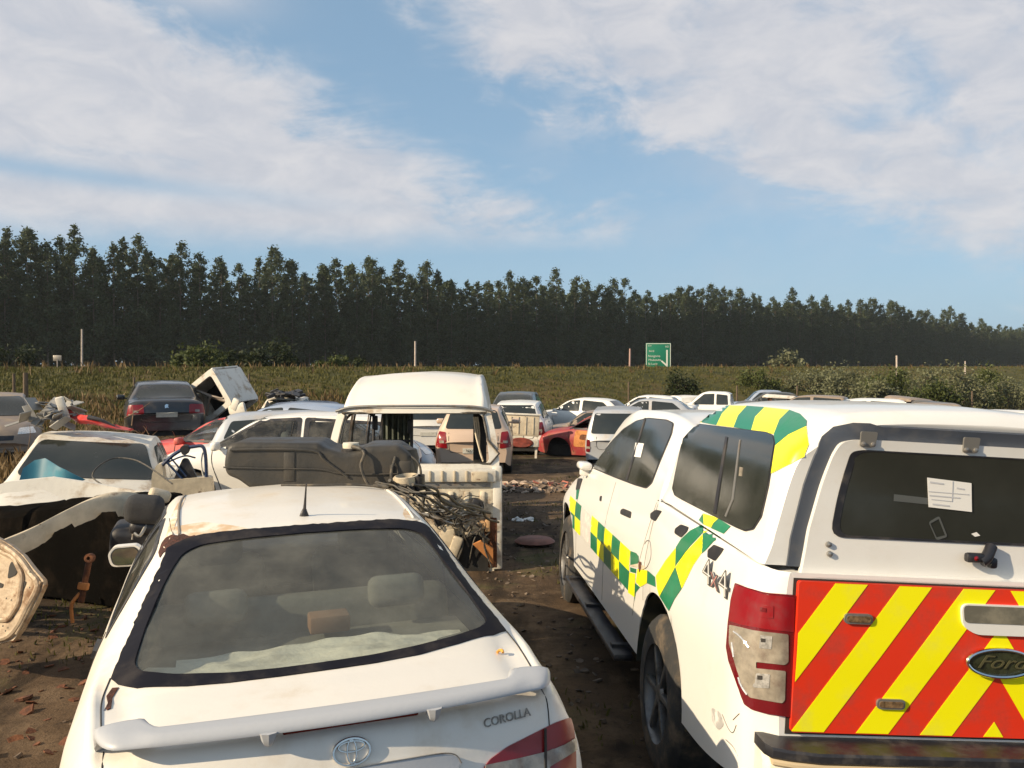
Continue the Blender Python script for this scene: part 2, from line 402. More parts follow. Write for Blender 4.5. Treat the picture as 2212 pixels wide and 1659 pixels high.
def loft(rows, dy, arches=(), sub=3, deform=None, closed=True, W=1, L=1, H=1):
    """rows: y, zt, wt, crown, wb, zb, ws, zs, wl, zl -> full car skin"""
    rows = [list(r) for r in rows]; ys = [r[0] * L for r in rows]
    n = max(2, int((ys[-1] - ys[0]) / dy)); q = set(np.linspace(ys[0], ys[-1], n)) | set(ys)
    for (ac, az_, ar) in arches: q |= set(ac + ar * math.cos(t) for t in np.linspace(0, math.pi, 17))
    q = sorted(q); q = [q[0]] + [b for a, b in zip(q, q[1:]) if b - a > 1e-4]; q = np.array(q)
    C = [pchip(ys, [r[k] for r in rows], q) for k in range(1, 10)]
    v, f = [], []; m = None; par = []
    for i, y in enumerate(q):
        zt, wt, cr, wb, zb, ws, zs, wl, zl = [c[i] for c in C]
        zt, zb, zs, zl = zt * H, zb * H, zs * H, zl * H; wt, wb, ws, wl = wt * W, wb * W, ws * W, wl * W
        P = [(0, zt), (.5 * wt, zt - .22 * cr), (.86 * wt, zt - .62 * cr), (wt, zt - cr - .006), ((wt + wb) / 2 + .018 * min(1, (zt - zb) * 4), (zt - cr + zb) / 2), (wb, zb), (ws, zs), ((ws * .6 + wl * .4), (zs + zl) / 2), (wl, zl)]
        sec = smoothline([Vector((a, 0, b)) for a, b in P], sub)
        half = []
        for j, p in enumerate(sec):
            x, z = p.x, p.z
            if j >= 5 * sub:
                for (ac, az_, ar) in arches:
                    if abs(y - ac) < ar: z = max(z, min(az_ + math.sqrt(ar * ar - (y - ac) ** 2), zb + .0))
            half.append((x, z))
        ring = [(-x, y, z) for x, z in half[::-1]] + [(x, y, z) for x, z in half[1:]]
        m = len(ring); v += ring
    for i in range(len(q) - 1):
        for j in range(m - 1): f.append((i * m + j, (i + 1) * m + j, (i + 1) * m + j + 1, i * m + j + 1))
    if closed:   # end caps as strips between left and right halves
        for base_, flip in ((0, False), ((len(q) - 1) * m, True)):
            for j in range(m // 2):
                a, b, c, d = base_ + j, base_ + j + 1, base_ + m - 2 - j, base_ + m - 1 - j
                if b == c: fc = (a, b, d)
                else: fc = (a, b, c, d)
                f.append(fc if flip else fc[::-1])
    if deform: v = [deform(*p) for p in v]
    return v, f
def cutfaces(vf, test):
    v, f = vf; o = []
    for q in f:
        c = sum((Vector(v[i]) for i in q), Vector()) / len(q)
        if not test(c): o.append(q)
    return v, o
def inpoly(x, y, P):
    c = False; n = len(P); j = n - 1
    for i in range(n):
        if (P[i][1] > y) != (P[j][1] > y) and x < (P[j][0] - P[i][0]) * (y - P[i][1]) / (P[j][1] - P[i][1]) + P[i][0]: c = not c
        j = i
    return c
def text(name, body, size, m, parent, mtx, thick=.0015, shear=0, sx=1):
    cu = bpy.data.curves.new(name, 'FONT'); cu.body = body; cu.size = size; cu.extrude = thick; cu.shear = shear
    cu.align_x = 'CENTER'; cu.align_y = 'CENTER'; cu.resolution_u = 3
    t = bpy.data.objects.new('tmp', cu); COL.objects.link(t)
    bpy.context.view_layer.update()
    me = bpy.data.meshes.new_from_object(t.evaluated_get(bpy.context.evaluated_depsgraph_get()))
    bpy.data.objects.remove(t); bpy.data.curves.remove(cu); me.name = name
    me.materials.clear(); me.materials.append(M[m]); me.transform(Matrix.Diagonal((sx, 1, 1, 1)))
    o = bpy.data.objects.new(name, me); COL.objects.link(o); o.parent = parent; o.matrix_local = mtx
    return o
def wheel(root, x, y, z, r, wd, spokes=10, mats=('rubber', 'rim'), side=1, rimr=.66):
    """side = +1: outer face looks to +x"""
    t = obj('wheel', xf(lathe([(-wd / 2, r * .62), (-wd / 2, r * .80), (-wd * .46, r * .93), (-wd * .34, r), (wd * .34, r), (wd * .46, r * .93), (wd / 2, r * .80), (wd / 2, r * .64), (wd * .3, r * .62)], 36), TR(x, y, z)), mats[0], root)
    if mats[1]:
        s = side; R0 = r * rimr
        parts = [lathe([(s * wd * .5, R0), (s * wd * .46, R0 * .96), (s * wd * .25, R0 * .92), (-s * wd * .2, R0 * .9)], 32), lathe([(s * wd * .44, .001), (s * wd * .44, R0 * .18), (s * wd * .38, R0 * .22)], 16)]
        for k in range(spokes):
            a = 2 * math.pi * k / spokes; c, sn = math.cos(a), math.sin(a)
            b = box(s * wd * .38, R0 * .55, 0, wd * .12, R0 * .82, R0 * .11, .004)
            parts.append(xf(b, Euler((a, 0, 0)).to_matrix().to_4x4()))
        rm = obj('rim', xf(join(*parts), TR(x, y, z)), mats[1], t)
        obj('brake_disc', xf(lathe([(s * wd * .1, .001), (s * wd * .1, R0 * .85)], 24), TR(x, y, z)), 'dark', t)
    return t
def leaves(cent, n, spread, size, asp=1.6):
    """n leaf quads scattered round centre points: cent = list of (x,y,z,r)"""
    C = np.array([c[:3] for c in cent]); rr = np.array([c[3] for c in cent]); p = rr ** 2 / np.sum(rr ** 2)
    k = np.random.choice(len(C), n, p=p); d = np.random.normal(size=(n, 3)); d /= np.linalg.norm(d, axis=1)[:, None]
    rad = rr[k][:, None] * np.minimum(1.5, .28 + np.abs(np.random.normal(0, .52, (n, 1)))); d[:, 2] *= 1.12
    pos = C[k] + d * rad * spread
    a = np.random.normal(size=(n, 3)); a[:, 2] = a[:, 2] * .8 - .3; a /= np.linalg.norm(a, axis=1)[:, None]
    b = np.cross(a, np.random.normal(size=(n, 3))); b /= np.linalg.norm(b, axis=1)[:, None]
    sz = size * np.random.uniform(.6, 1.4, (n, 1)); a *= sz * asp * .5; b *= sz * .5
    V_ = np.stack([pos - a, pos + b * .8, pos + a, pos - b * .8], 1).reshape(-1, 3)
    F_ = np.arange(n * 4).reshape(-1, 4)
    return V_.tolist(), F_.tolist()
# ---------------------------------------------------------------- ground
def ss(x, a, b):
    t = min(1, max(0, (x - a) / (b - a))); return t * t * (3 - 2 * t)
def foot(x): return 36 + .8 * max(-26, min(x, 60)) + (.8 * (x - 60) if x > 60 else 0)
def gz(x, y):
    z = -.03 * max(0, min(y, 50) - 8) * (.12 + .88 * ss(x, -9, -3))
    f0 = foot(x); z += (1.86 - z) * ss(y, f0, f0 + 22)
    return z
from mathutils import noise as mn
def gzn(x, y):
    z = gz(x, y); k = 1 if y < 20 else .6
    z += k * (.035 * mn.noise(Vector((x * .45, y * .45, 0))) + .014 * mn.noise(Vector((x * 2.1, y * 2.1, 3))) + (.006 * mn.noise(Vector((x * 7, y * 7, 5))) if y < 14 else 0))
    return z
def spaced(segs):
    o = []
    for a, b, s in segs: o += list(np.arange(a, b, s))
    return o
gx = spaced([(-900, -200, 50), (-200, -60, 10), (-60, -14, 1.5), (-14, -6, .3), (-6, 6, .09), (6, 16, .3), (16, 60, 1.5), (60, 200, 8), (200, 1200, 50)])
gy = spaced([(-60, -4, 4), (-4, 2, .5), (2, 12, .09), (12, 24, .25), (24, 110, 1.2), (110, 300, 8), (300, 2400, 100)])
V_ = [(x, y, gzn(x, y)) for y in gy for x in gx]; nx = len(gx)
F_ = [(j * nx + i, j * nx + i + 1, (j + 1) * nx + i + 1, (j + 1) * nx + i) for j in range(len(gy) - 1) for i in range(nx - 1)]
gm = bpy.data.materials.new('yard_dirt_and_verge'); gm.use_nodes = True; t = gm.node_tree; N.t = t
b = t.nodes['Principled BSDF']; b.inputs['Roughness'].default_value = .95; b.inputs['Specular IOR Level'].default_value = .15
tcn = t.nodes.new('ShaderNodeTexCoord'); ob = N(tcn.outputs['Object'])
n1 = noise(ob, .55, 7, .62, .4); n2 = noise(ob, 2.4, 7, .65, .3); n3 = noise(ob, 22, 5, .7); n4 = noise(ob, .16, 5, .6)
c = mixc(sstep(n1, .36, .62), (.036, .025, .016), (.105, .068, .040))
c = mixc(sstep(n2, .42, .68) * .6, c, (.19, .13, .08))
c = mixc(sstep(n3, .5, .72) * .55, c, (.028, .020, .014))
trk = noise(mapping(ob, rot=(0, 0, R(14)), sc=(1.5, .22, 1)), 1.5, 5, .55, .5)
c = mixc(sstep(trk, .50, .60) * .65, c, (.022, .016, .011))
c = mixc(sstep(noise(ob, 1.3, 3, .5, 1.2), .62, .68) * .7, c, (.014, .011, .009))
c = mixc(sstep(noise(ob, .9, 6, .6, .8) + (n2 - .5) * .3, .56, .66) * .6, c, (.052, .062, .018))
sp = t.nodes.new('ShaderNodeSeparateXYZ'); t.links.new(ob.s, sp.inputs[0]); X_, Y_, Z_ = (N(sp.outputs[i]) for i in range(3))
ft = Y_ - X_ * .8 - 33.5
gm_ = sstep(ft + (n1 - .5) * 7, 0, 4)
gr = mixc(sstep(n1, .3, .62), (.036, .038, .010), (.082, .076, .021))
gr = mixc(sstep(n2 + (n4 - .5) * 1.4, .46, .72) * .85, gr, (.115, .078, .03))
c = mixc(gm_, c, gr)
t.links.new(c.s, b.inputs['Base Color'])
bn = t.nodes.new('ShaderNodeBump'); bn.inputs['Strength'].default_value = .9; bn.inputs['Distance'].default_value = .035
t.links.new((n2 * .5 + n3 * .35 + noise(ob, 70, 4, .7) * .2).s, bn.inputs['Height']); t.links.new(bn.outputs[0], b.inputs['Normal'])
tag(obj('ground', (V_, F_), gm, None, True, 0), kind='structure')
# the road on top of the verge
rm = mat('asphalt', (.05, .05, .052), .9, vary=.2)
v = []; f = []
for k, x in enumerate(range(-60, 260, 10)):
    for o_ in (0, 9): y = 36 + .8 * x + 27 + o_; v.append((x, y, gz(x, y) + .05 + .03))
    if k: f.append((2 * k - 2, 2 * k - 1, 2 * k + 1, 2 * k))
tag(obj('road', (v, f), rm), kind='structure')
def blades(n, region, h, wd, m, name, label, cat, clump=5, dens=None):
    v, f = [], []
    for _ in range(n):
        p = region()
        if p is None: continue
        x, y = p; z = gzn(x, y)
        for k in range(clump):
            a = random.uniform(0, 6.28); hh = h * random.uniform(.4, 1.2); l = hh * random.uniform(.1, .7)
            bx, by = x + random.uniform(-.12, .12) * clump * .3, y + random.uniform(-.12, .12) * clump * .3
            ww = wd * random.uniform(.5, 1.3); ox, oy = math.cos(a) * ww, math.sin(a) * ww; b_ = random.uniform(0, 6.28); tx, ty = math.cos(b_) * l, math.sin(b_) * l
            i = len(v); v += [(bx - ox, by - oy, z - .02), (bx + ox, by + oy, z - .02), (bx + tx * .4 + ox * .6, by + ty * .4 + oy * .6, z + hh * .6), (bx + tx, by + ty, z + hh)]
            f += [(i, i + 1, i + 2), (i, i + 2, i + 3)]
    return tag(obj(name, (v, f), m, None, False), label, cat, kind='stuff')
def reg_bank(t0, t1, tan0=-.68, tan1=.72):
    def g():
        t_ = random.uniform(tan0, tan1)
        for _ in range(20):
            y = random.uniform(16, 150) if random.random() < .9 else random.uniform(16, 200); x = t_ * y; u = y - foot(x)
            if t0 < u < t1 and random.random() < 55 / y: return x, y
        return None
    return g
blades(15000, reg_bank(-2, 26), .16, .035, 'grass', 'verge_grass', 'rough green grass covering the bank below the road', 'grass', 5)
blades(1500, reg_bank(-4, 10, -.68, -.2), .34, .03, 'dry', 'dry_grass', 'dry brown grass on the left side of the bank', 'grass', 5)
blades(420, reg_bank(17, 27), .42, .04, 'dry', 'roadside_reeds', 'tall pale grass heads along the top of the bank', 'grass', 4)
def reg_yard():
    for _ in range(20):
        y = random.uniform(4.5, 45); x = random.uniform(-.6, .62) * y
        if mn.noise(Vector((x * .35, y * .35, 9))) > .12 and y < foot(x) - 1: return x, y
blades(2600, reg_yard, .045, .008, 'grass', 'yard_weeds', 'short weeds growing in patches on the dirt of the yard', 'weeds', 6)
# pebbles and scraps on the ground
def shards(n, region, s0, s1, m, name, label, cat, lift=0, flat=.35):
    v, f = [], []
    for _ in range(n):
        p = region()
        if p is None: continue
        x, y = p[:2]; s = random.uniform(s0, s1); z = gzn(x, y) + (p[2] if len(p) > 2 else 0) + lift
        a = Euler((random.uniform(-.6, .6), random.uniform(-.6, .6), random.uniform(0, 6))).to_matrix()
        k = random.choice((4, 5, 6)); i = len(v); hh = s * flat * random.uniform(.3, 1)
        ring = [Vector((math.cos(6.28 * q / k) * s * random.uniform(.5, 1), math.sin(6.28 * q / k) * s * random.uniform(.5, 1), 0)) for q in range(k)]
        for zz in (0, hh):
            for q in ring: w_ = a @ (q + Vector((0, 0, zz))); v.append((x + w_.x, y + w_.y, z + w_.z))
        f += [tuple(range(i, i + k))[::-1], tuple(range(i + k, i + 2 * k))] + [(i + q, i + (q + 1) % k, i + k + (q + 1) % k, i + k + q) for q in range(k)]
    return tag(obj(name, (v, f), m, None, False), label, cat, kind='stuff')
def reg_near(): y = random.uniform(3, 22); return random.uniform(-.62, .62) * y, y
shards(2600, reg_near, .006, .03, mat('pebbles', (.09, .062, .042), .95, vary=.5, vsc=30), 'pebbles', 'small stones and clods scattered over the dirt', 'stones', flat=.7)
def reg_pile(cx, cy, rx, ry, h):
    def g():
        a = random.uniform(0, 6.28); r = random.random() ** .6
        return cx + math.cos(a) * r * rx, cy + math.sin(a) * r * ry, h * (1 - r) * random.random()
    return g
p1 = at(1160, 1036, 15.5)
for nm, mm, n_, lb in (('pale_rubbish', mat('pale_rubbish', (.40, .30, .22), .8, vary=.5, vsc=5), 240, 'heap of pale torn scraps on the dirt behind the stripped van'), ('red_rubbish', mat('red_rubbish', (.36, .12, .08), .8, vary=.6, vsc=7), 30, 'reddish scraps in the rubbish heap behind the stripped van'), ('brown_rubbish', mat('brown_rubbish', (.14, .10, .07), .9, vary=.5, vsc=5), 260, 'brown scraps and dirt in the rubbish heap behind the stripped van')):
    shards(n_, reg_pile(p1.x, p1.y, 1.35, .55, .12), .03, .13, mm, nm, lb, 'rubbish')
pw = at(1128, 1101, 11.6)
shards(14, reg_pile(pw.x, pw.y, .18, .08, .02), .03, .09, 'paper', 'torn_paper', 'torn white scraps lying on the dark dirt to the right of the stripped van', 'rubbish')
# ---------------------------------------------------------------- trees
def gum(hh, n, seed):
    random.seed(seed); np.random.seed(seed); c = []
    z = hh * random.uniform(.07, .14); a = random.uniform(0, 6)
    top = hh; limbs = []
    while z < top * .98:
        u = (z - hh * .2) / (hh * .8); wdt = (1.3 + 1.5 * math.sin(max(0, min(1, u)) * math.pi * .8)) * (1.0 - .80 * max(0, u) ** 2.2) * random.uniform(.5, 1.3)
        a += random.uniform(1.4, 2.6); r = random.uniform(.8, 1.5) * (1.25 - .68 * u)
        x, y = math.cos(a) * wdt, math.sin(a) * wdt; c.append((x, y, z, r)); limbs.append(((0, 0, z - .9), (x * .6, y * .6, z - .35), (x, y, z)))
        z += random.uniform(.45, .95) * (1.0 if u < .8 else .8)
    c.append((0, 0, hh - .3, .55)); c.append((random.uniform(-.2, .2), 0, hh - 1.0, .75))
    leaf = leaves(c, n, 1.0, .30, 1.7)
    tr = join(tube([(0, 0, -.3), (.05, 0, hh * .3), (0, .08, hh * .65), (0, 0, hh * .97)], [.17, .03], 7, 3), *[tube(l, [.05, .012], 4, 2) for l in limbs[::2]])
    return leaf, tr
random.seed(3)
protos = []
for k in range(8): protos.append(gum(random.uniform(21.5, 25.5), 5600, 100 + k))
LV = 'slender dark green eucalyptus in the plantation behind the road'
GRP = 'eucalyptus trees of the plantation'
pm = []
for k, (lf, tr) in enumerate(protos):
    root = thing('eucalyptus_tree', LV, 'tree', group=GRP)
    tk = obj('trunk', tr, 'bark', root); cr = obj('crown', lf, 'leaf', root, False)
    pm.append((root, tk, cr, False))
random.seed(11); np.random.seed(11)
def treeline(s, off):
    """s metres along the plantation's front edge, off metres into it"""
    d = Vector((332, 265)).normalized(); n_ = Vector((-d.y, d.x)); p = Vector((-84, 135)) + d * s + n_ * off; return p.x, p.y
count = 0; usedp = [False] * 8
spots = []
for row, off in enumerate((0, 3.4)):
    s = -26 + row * 1.6
    while s < 480: spots.append((s + random.uniform(-.7, .7), off + random.uniform(-.6, .6), row)); s += 3.52
for s, o_, row in spots:
    x, y = treeline(s, o_); k = random.randrange(8); sc = (random.uniform(.84, .99) * (random.uniform(1.08, 1.17) if random.random() < .14 else 1) + .03 * math.sin(s * .11) + .02 * math.sin(s * .29)) * (1 - .17 * ss(s, 290, 400))
    if random.random() < .08: sc *= .82
    root, tk, cr, _ = pm[k]
    if usedp[k]:
        r2 = root.copy(); COL.objects.link(r2)
        for ch in (tk, cr): c2 = ch.copy(); COL.objects.link(c2); c2.parent = r2
    else: r2 = root; usedp[k] = True
    r2.location = (x, y, 1.5); r2.rotation_euler = (0, 0, random.uniform(0, 6.28)); r2.scale = (sc * 1.05, sc * 1.05, sc); count += 1
print('trees', count)
# the depth of the plantation behind the first rows, one mass
vs, fs = [], []
tb = []
for k in range(4): tb.append(gum(23, 620, 300 + k))
random.seed(5); allv = []; allf = []; nbase = 0
tv, tf, tn = [], [], 0
for row in range(4):
    s = -28 + row
    while s < 490:
        x, y = treeline(s + random.uniform(-1, 1), 7.5 + row * 3.8 + random.uniform(-1, 1)); lf, tr = tb[random.randrange(4)]
        a = random.uniform(0, 6.28); sc = random.uniform(.80, .95) * (1 + .03 * math.sin(s * .11)) * (1 - .17 * ss(s, 290, 400)); c_, s_ = math.cos(a) * sc, math.sin(a) * sc
        P = np.array(lf[0]); Cn = P.reshape(-1, 4, 3); mid = Cn.mean(1, keepdims=True); P = (mid + (Cn - mid) * 2.3).reshape(-1, 3)
        Q = np.empty_like(P); Q[:, 0] = P[:, 0] * c_ - P[:, 1] * s_ + x; Q[:, 1] = P[:, 0] * s_ + P[:, 1] * c_ + y; Q[:, 2] = P[:, 2] * sc + 1.5
        allv.append(Q); allf.append(np.arange(len(Q)).reshape(-1, 4) + nbase); nbase += len(Q)
        tt = tube([(x, y, 1.3), (x, y, 1.5 + 22 * sc)], [.19, .04], 5, 0); tv += tt[0]; tf += [tuple(i + tn for i in q) for q in tt[1]]; tn = len(tv)
        s += 4.6
AV = np.concatenate(allv); AF = np.concatenate(allf)
me = bpy.data.meshes.new('plantation_depth'); me.vertices.add(len(AV)); me.vertices.foreach_set('co', AV.ravel()); me.loops.add(AF.size); me.loops.foreach_set('vertex_index', AF.ravel().astype(np.int32))
me.polygons.add(len(AF)); me.polygons.foreach_set('loop_start', np.arange(0, AF.size, 4, dtype=np.int32)); me.update(); me.validate(); me.materials.append(M['leaf'])
o = bpy.data.objects.new('plantation_depth', me); COL.objects.link(o); tag(o, 'dark foliage filling the depth of the plantation behind its front rows', 'forest', kind='stuff')
tag(obj('plantation_trunks', (tv, tf), 'bark'), 'trunks standing deep inside the plantation behind its front rows', 'forest', kind='stuff')
np.random.seed(9); cs = []
for k in range(420):
    x, y = treeline(random.uniform(-30, 490), random.uniform(5, 24)); cs.append((x, y, random.uniform(1.5, 8), random.uniform(1.5, 3)))
for k in range(400):
    x, y = treeline(random.uniform(-30, 490), random.uniform(3, 20)); cs.append((x, y, random.uniform(.8, 2.2), random.uniform(1.2, 2)))
tag(obj('undergrowth', leaves(cs, 26000, 1.1, 1.1), 'leaf', None, False), 'dark undergrowth between the trunks of the plantation', 'undergrowth', kind='stuff')
# undergrowth at the plantation's foot
np.random.seed(4)
def bush(name, px, py, Y, wpx, hpx, m, label, cat='bush', lsz=.16, n=1600, group=None, lobes=9, stems=True):
    p = at(px, py, Y); z0 = gz(p.x, p.y); W_ = wpx * Y / FP / 2; H_ = hpx * Y / FP
    root = thing(name, label, cat, (p.x, p.y, p.z), group=group); c = []
    for k in range(lobes):
        a = random.uniform(-1, 1); x = a * W_ * .8; hh = H_ * (1 - .55 * a * a) * random.uniform(.45, .85)
        c.append((x, random.uniform(-.4, .4) * W_, hh, max(.15, min(W_, H_) * random.uniform(.28, .48))))
        c.append((x * 1.1, random.uniform(-.4, .4) * W_, H_ * .22, max(.15, H_ * .3)))
    obj('foliage', leaves(c, n, 1.0, lsz), m, root, False)
    if stems: obj('stem', join(*[tube([(0, 0, -.1), (q[0] * .5, q[1] * .5, q[2] * .5), (q[0], q[1], q[2])], [.04, .01], 5, 3) for q in c[::2]]), 'bark', root)
    return root
random.seed(21)
bush('roadside_bush', 20, 790, 60, 130, 45, 'dkbush', 'dark bush at the far left edge in front of the plantation')
bush('roadside_bush', 430, 798, 52, 120, 52, 'bush', 'bright green rounded bush behind the tipped white shell')
bush('roadside_bush', 500, 798, 56, 70, 38, 'dkbush', 'small dim bush right of the bright green rounded bush')
bush('roadside_bush', 597, 802, 56, 130, 62, 'dkbush', 'largest dark bush standing left of the centre above the bank', n=2200)
bush('roadside_bush', 728, 802, 54, 100, 30, 'bush', 'low light green clump on the bank left of the thin pole', lsz=.13)
bush('roadside_bush', 775, 802, 60, 40, 26, 'dkbush', 'tiny grey bush right of the low light green clump')
bush('bank_shrub', 1470, 858, 46, 75, 62, 'dkbush', 'dark shrub growing on the bank below the road sign', n=1500, lsz=.11)
bush('lone_tree', 1695, 808, 105, 75, 55, 'bush2', 'small pale green tree right of the road sign in front of the plantation', 'tree', .3, 1500)
k = 0
th_lab = ['grey-green shrub on the bank above the blue truck', 'olive shrub right of the lone pale tree', 'low spreading shrub behind the white roofs on the right', 'tall grey-green shrub at the foot of the right-hand pole', 'broad dull shrub left of the far right thicket', 'highest shrub of the thicket above the pile of tan roofs', 'dense shrub right of the highest thicket shrub', 'hazy shrub near the right edge of the photo', 'rounded shrub at the far right edge of the photo', 'darker shrub low on the right behind the roofs', 'leaning shrub low beside the pole on the right']
for (px, py, Y, w_, h_) in ((1640, 850, 62, 90, 50), (1750, 855, 64, 110, 58), (1830, 862, 60, 120, 68), (1925, 872, 58, 120, 84), (1985, 876, 62, 130, 94), (2060, 884, 58, 130, 104), (2130, 884, 60, 120, 96), (2190, 888, 62, 110, 98), (2260, 892, 60, 120, 100), (2010, 884, 50, 120, 56), (1890, 874, 50, 90, 50)):
    bush('thicket_shrub', px, py, Y, w_, h_, 'bush2' if k % 3 else 'bush', th_lab[k], n=3200, lsz=.12, group='shrubs of the thicket on the right'); k += 1
# ---------------------------------------------------------------- poles, posts and signs
def pole(px, ytop, ybot, Y, r, m, name, label, cat, lean=0):
    a, b_ = at(px, ybot, Y), at(px + lean, ytop, Y); z0 = min(a.z, gz(a.x, a.y)) - .3
    o = obj(name, tube([(0, 0, z0 - a.z), (b_.x - a.x, 0, b_.z - a.z)], [r, r * .8], 8, 0), m); o.location = a; tag(o, label, cat); return o
pole(177, 711, 792, 70, .09, 'gum', 'utility_pole', 'thin pale pole standing left before the plantation', 'pole')
pole(897, 737, 806, 80, .10, 'gum', 'utility_pole', 'thin white pole above the roof of the stripped van', 'pole')
pole(1360, 753, 810, 80, .10, mat('pinkish_pole', (.42, .27, .22), .8), 'utility_pole', 'pinkish pole left of the green road sign', 'pole', 1)
pole(1938, 768, 868, 66, .09, 'gum', 'utility_pole', 'pale pole rising from the thicket on the right', 'pole', -1)
pole(2085, 780, 815, 90, .08, 'gum', 'utility_pole', 'short distant pole near the far right thicket', 'pole')
fl = ['dark fence post at the far left beside the thicker one', 'thicker dark fence post second from the left', 'tall fence post left of the black sedan', 'fence post left of the shell with scrap on its roof', 'short post on the bank above the dark car roof', 'post on the bank right of the parked white sedans', 'post on the bank above the white pickup', 'post on the bank above the blue truck', 'post on the far right bank']
for (px, y0, y1, Y, r), lb in zip(((30, 807, 855, 25, .05), (55, 805, 850, 26, .09), (290, 815, 868, 30, .05), (538, 808, 862, 34, .055), (958, 812, 850, 38, .05), (1358, 825, 865, 47, .06), (1592, 833, 868, 55, .07), (1722, 833, 870, 55, .06), (2100, 845, 885, 50, .06)), fl):
    pole(px, y0, y1, Y, r, 'wood', 'fence_post', lb, 'fence post')
for o_ in S.objects:
    if o_.name.startswith('fence_post'): o_['group'] = 'fence posts along the bank'
# small sign seen from behind
p = at(124, 792, 62); sg = thing('small_road_sign', 'small grey road sign seen from behind at the left', 'sign', p)
obj('post', tube([(0, 0, -1), (0, 0, .55)], .035, 8, 0), 'gum', sg); obj('panel', box(0, 0, .62, .62, .03, .42, .01), 'dull', sg)
# green direction sign
p = at(1422, 803, 95); sg = thing('direction_sign', 'large green motorway direction sign with white lettering and a fork arrow', 'sign', (p.x, p.y, p.z), (0, 0, R(-4)))
u = 95 / FP; Wd, Hd = 54 * u, 62 * u
obj('panel', box(0, 0, Hd / 2, Wd, .08, Hd, .02), 'signg', sg)
def fr(x0, z0, x1, z1): return box((x0 + x1) / 2, -.052, (z0 + z1) / 2, abs(x1 - x0), .02, abs(z1 - z0))
e = .07
obj('border', join(fr(-Wd / 2 + .04, .04, -Wd / 2 + .04 + e, Hd - .04), fr(Wd / 2 - .04 - e, .04, Wd / 2 - .04, Hd - .04), fr(-Wd / 2 + .04 + e, .04, Wd / 2 - .04 - e, .04 + e), fr(-Wd / 2 + .04 + e, Hd - .04 - e, Wd / 2 - .04 - e, Hd - .04)), 'signw', sg, False)
def T2(x, z): return Matrix.Translation((x, -.047, z)) @ Euler((math.pi / 2, 0, 0)).to_matrix().to_4x4()
for s_, x, z, sz in (('R618', -.27, .715, .28), ('Nongoma', -.17, .545, .34), ('Mtubatuba', -.14, .41, .33), ('St Lucia', -.22, .275, .33), ('500 m', .19, .15, .26), ('N2', .34, .87, .30)):
    text('sign_text', s_, sz, 'signw', sg, T2(x * Wd, z * Hd), .01)
text('sign_text', 'EXIT', .2, 'signw', sg, T2(-.34 * Wd, .9 * Hd), .01)
ax = .34 * Wd
obj('arrow', join(fr(ax - .09, .1 * Hd, ax + .09, .76 * Hd), xf(box(0, -.062, 0, .17, .02, .85), TR(ax - .30, 0, .29 * Hd, 0, -48, 0))), 'signw', sg, False)
for x in (-.8, .8): obj('leg', tube([(x, .1, -3), (x, .1, Hd * .8)], .07, 8, 0), 'dull', sg)

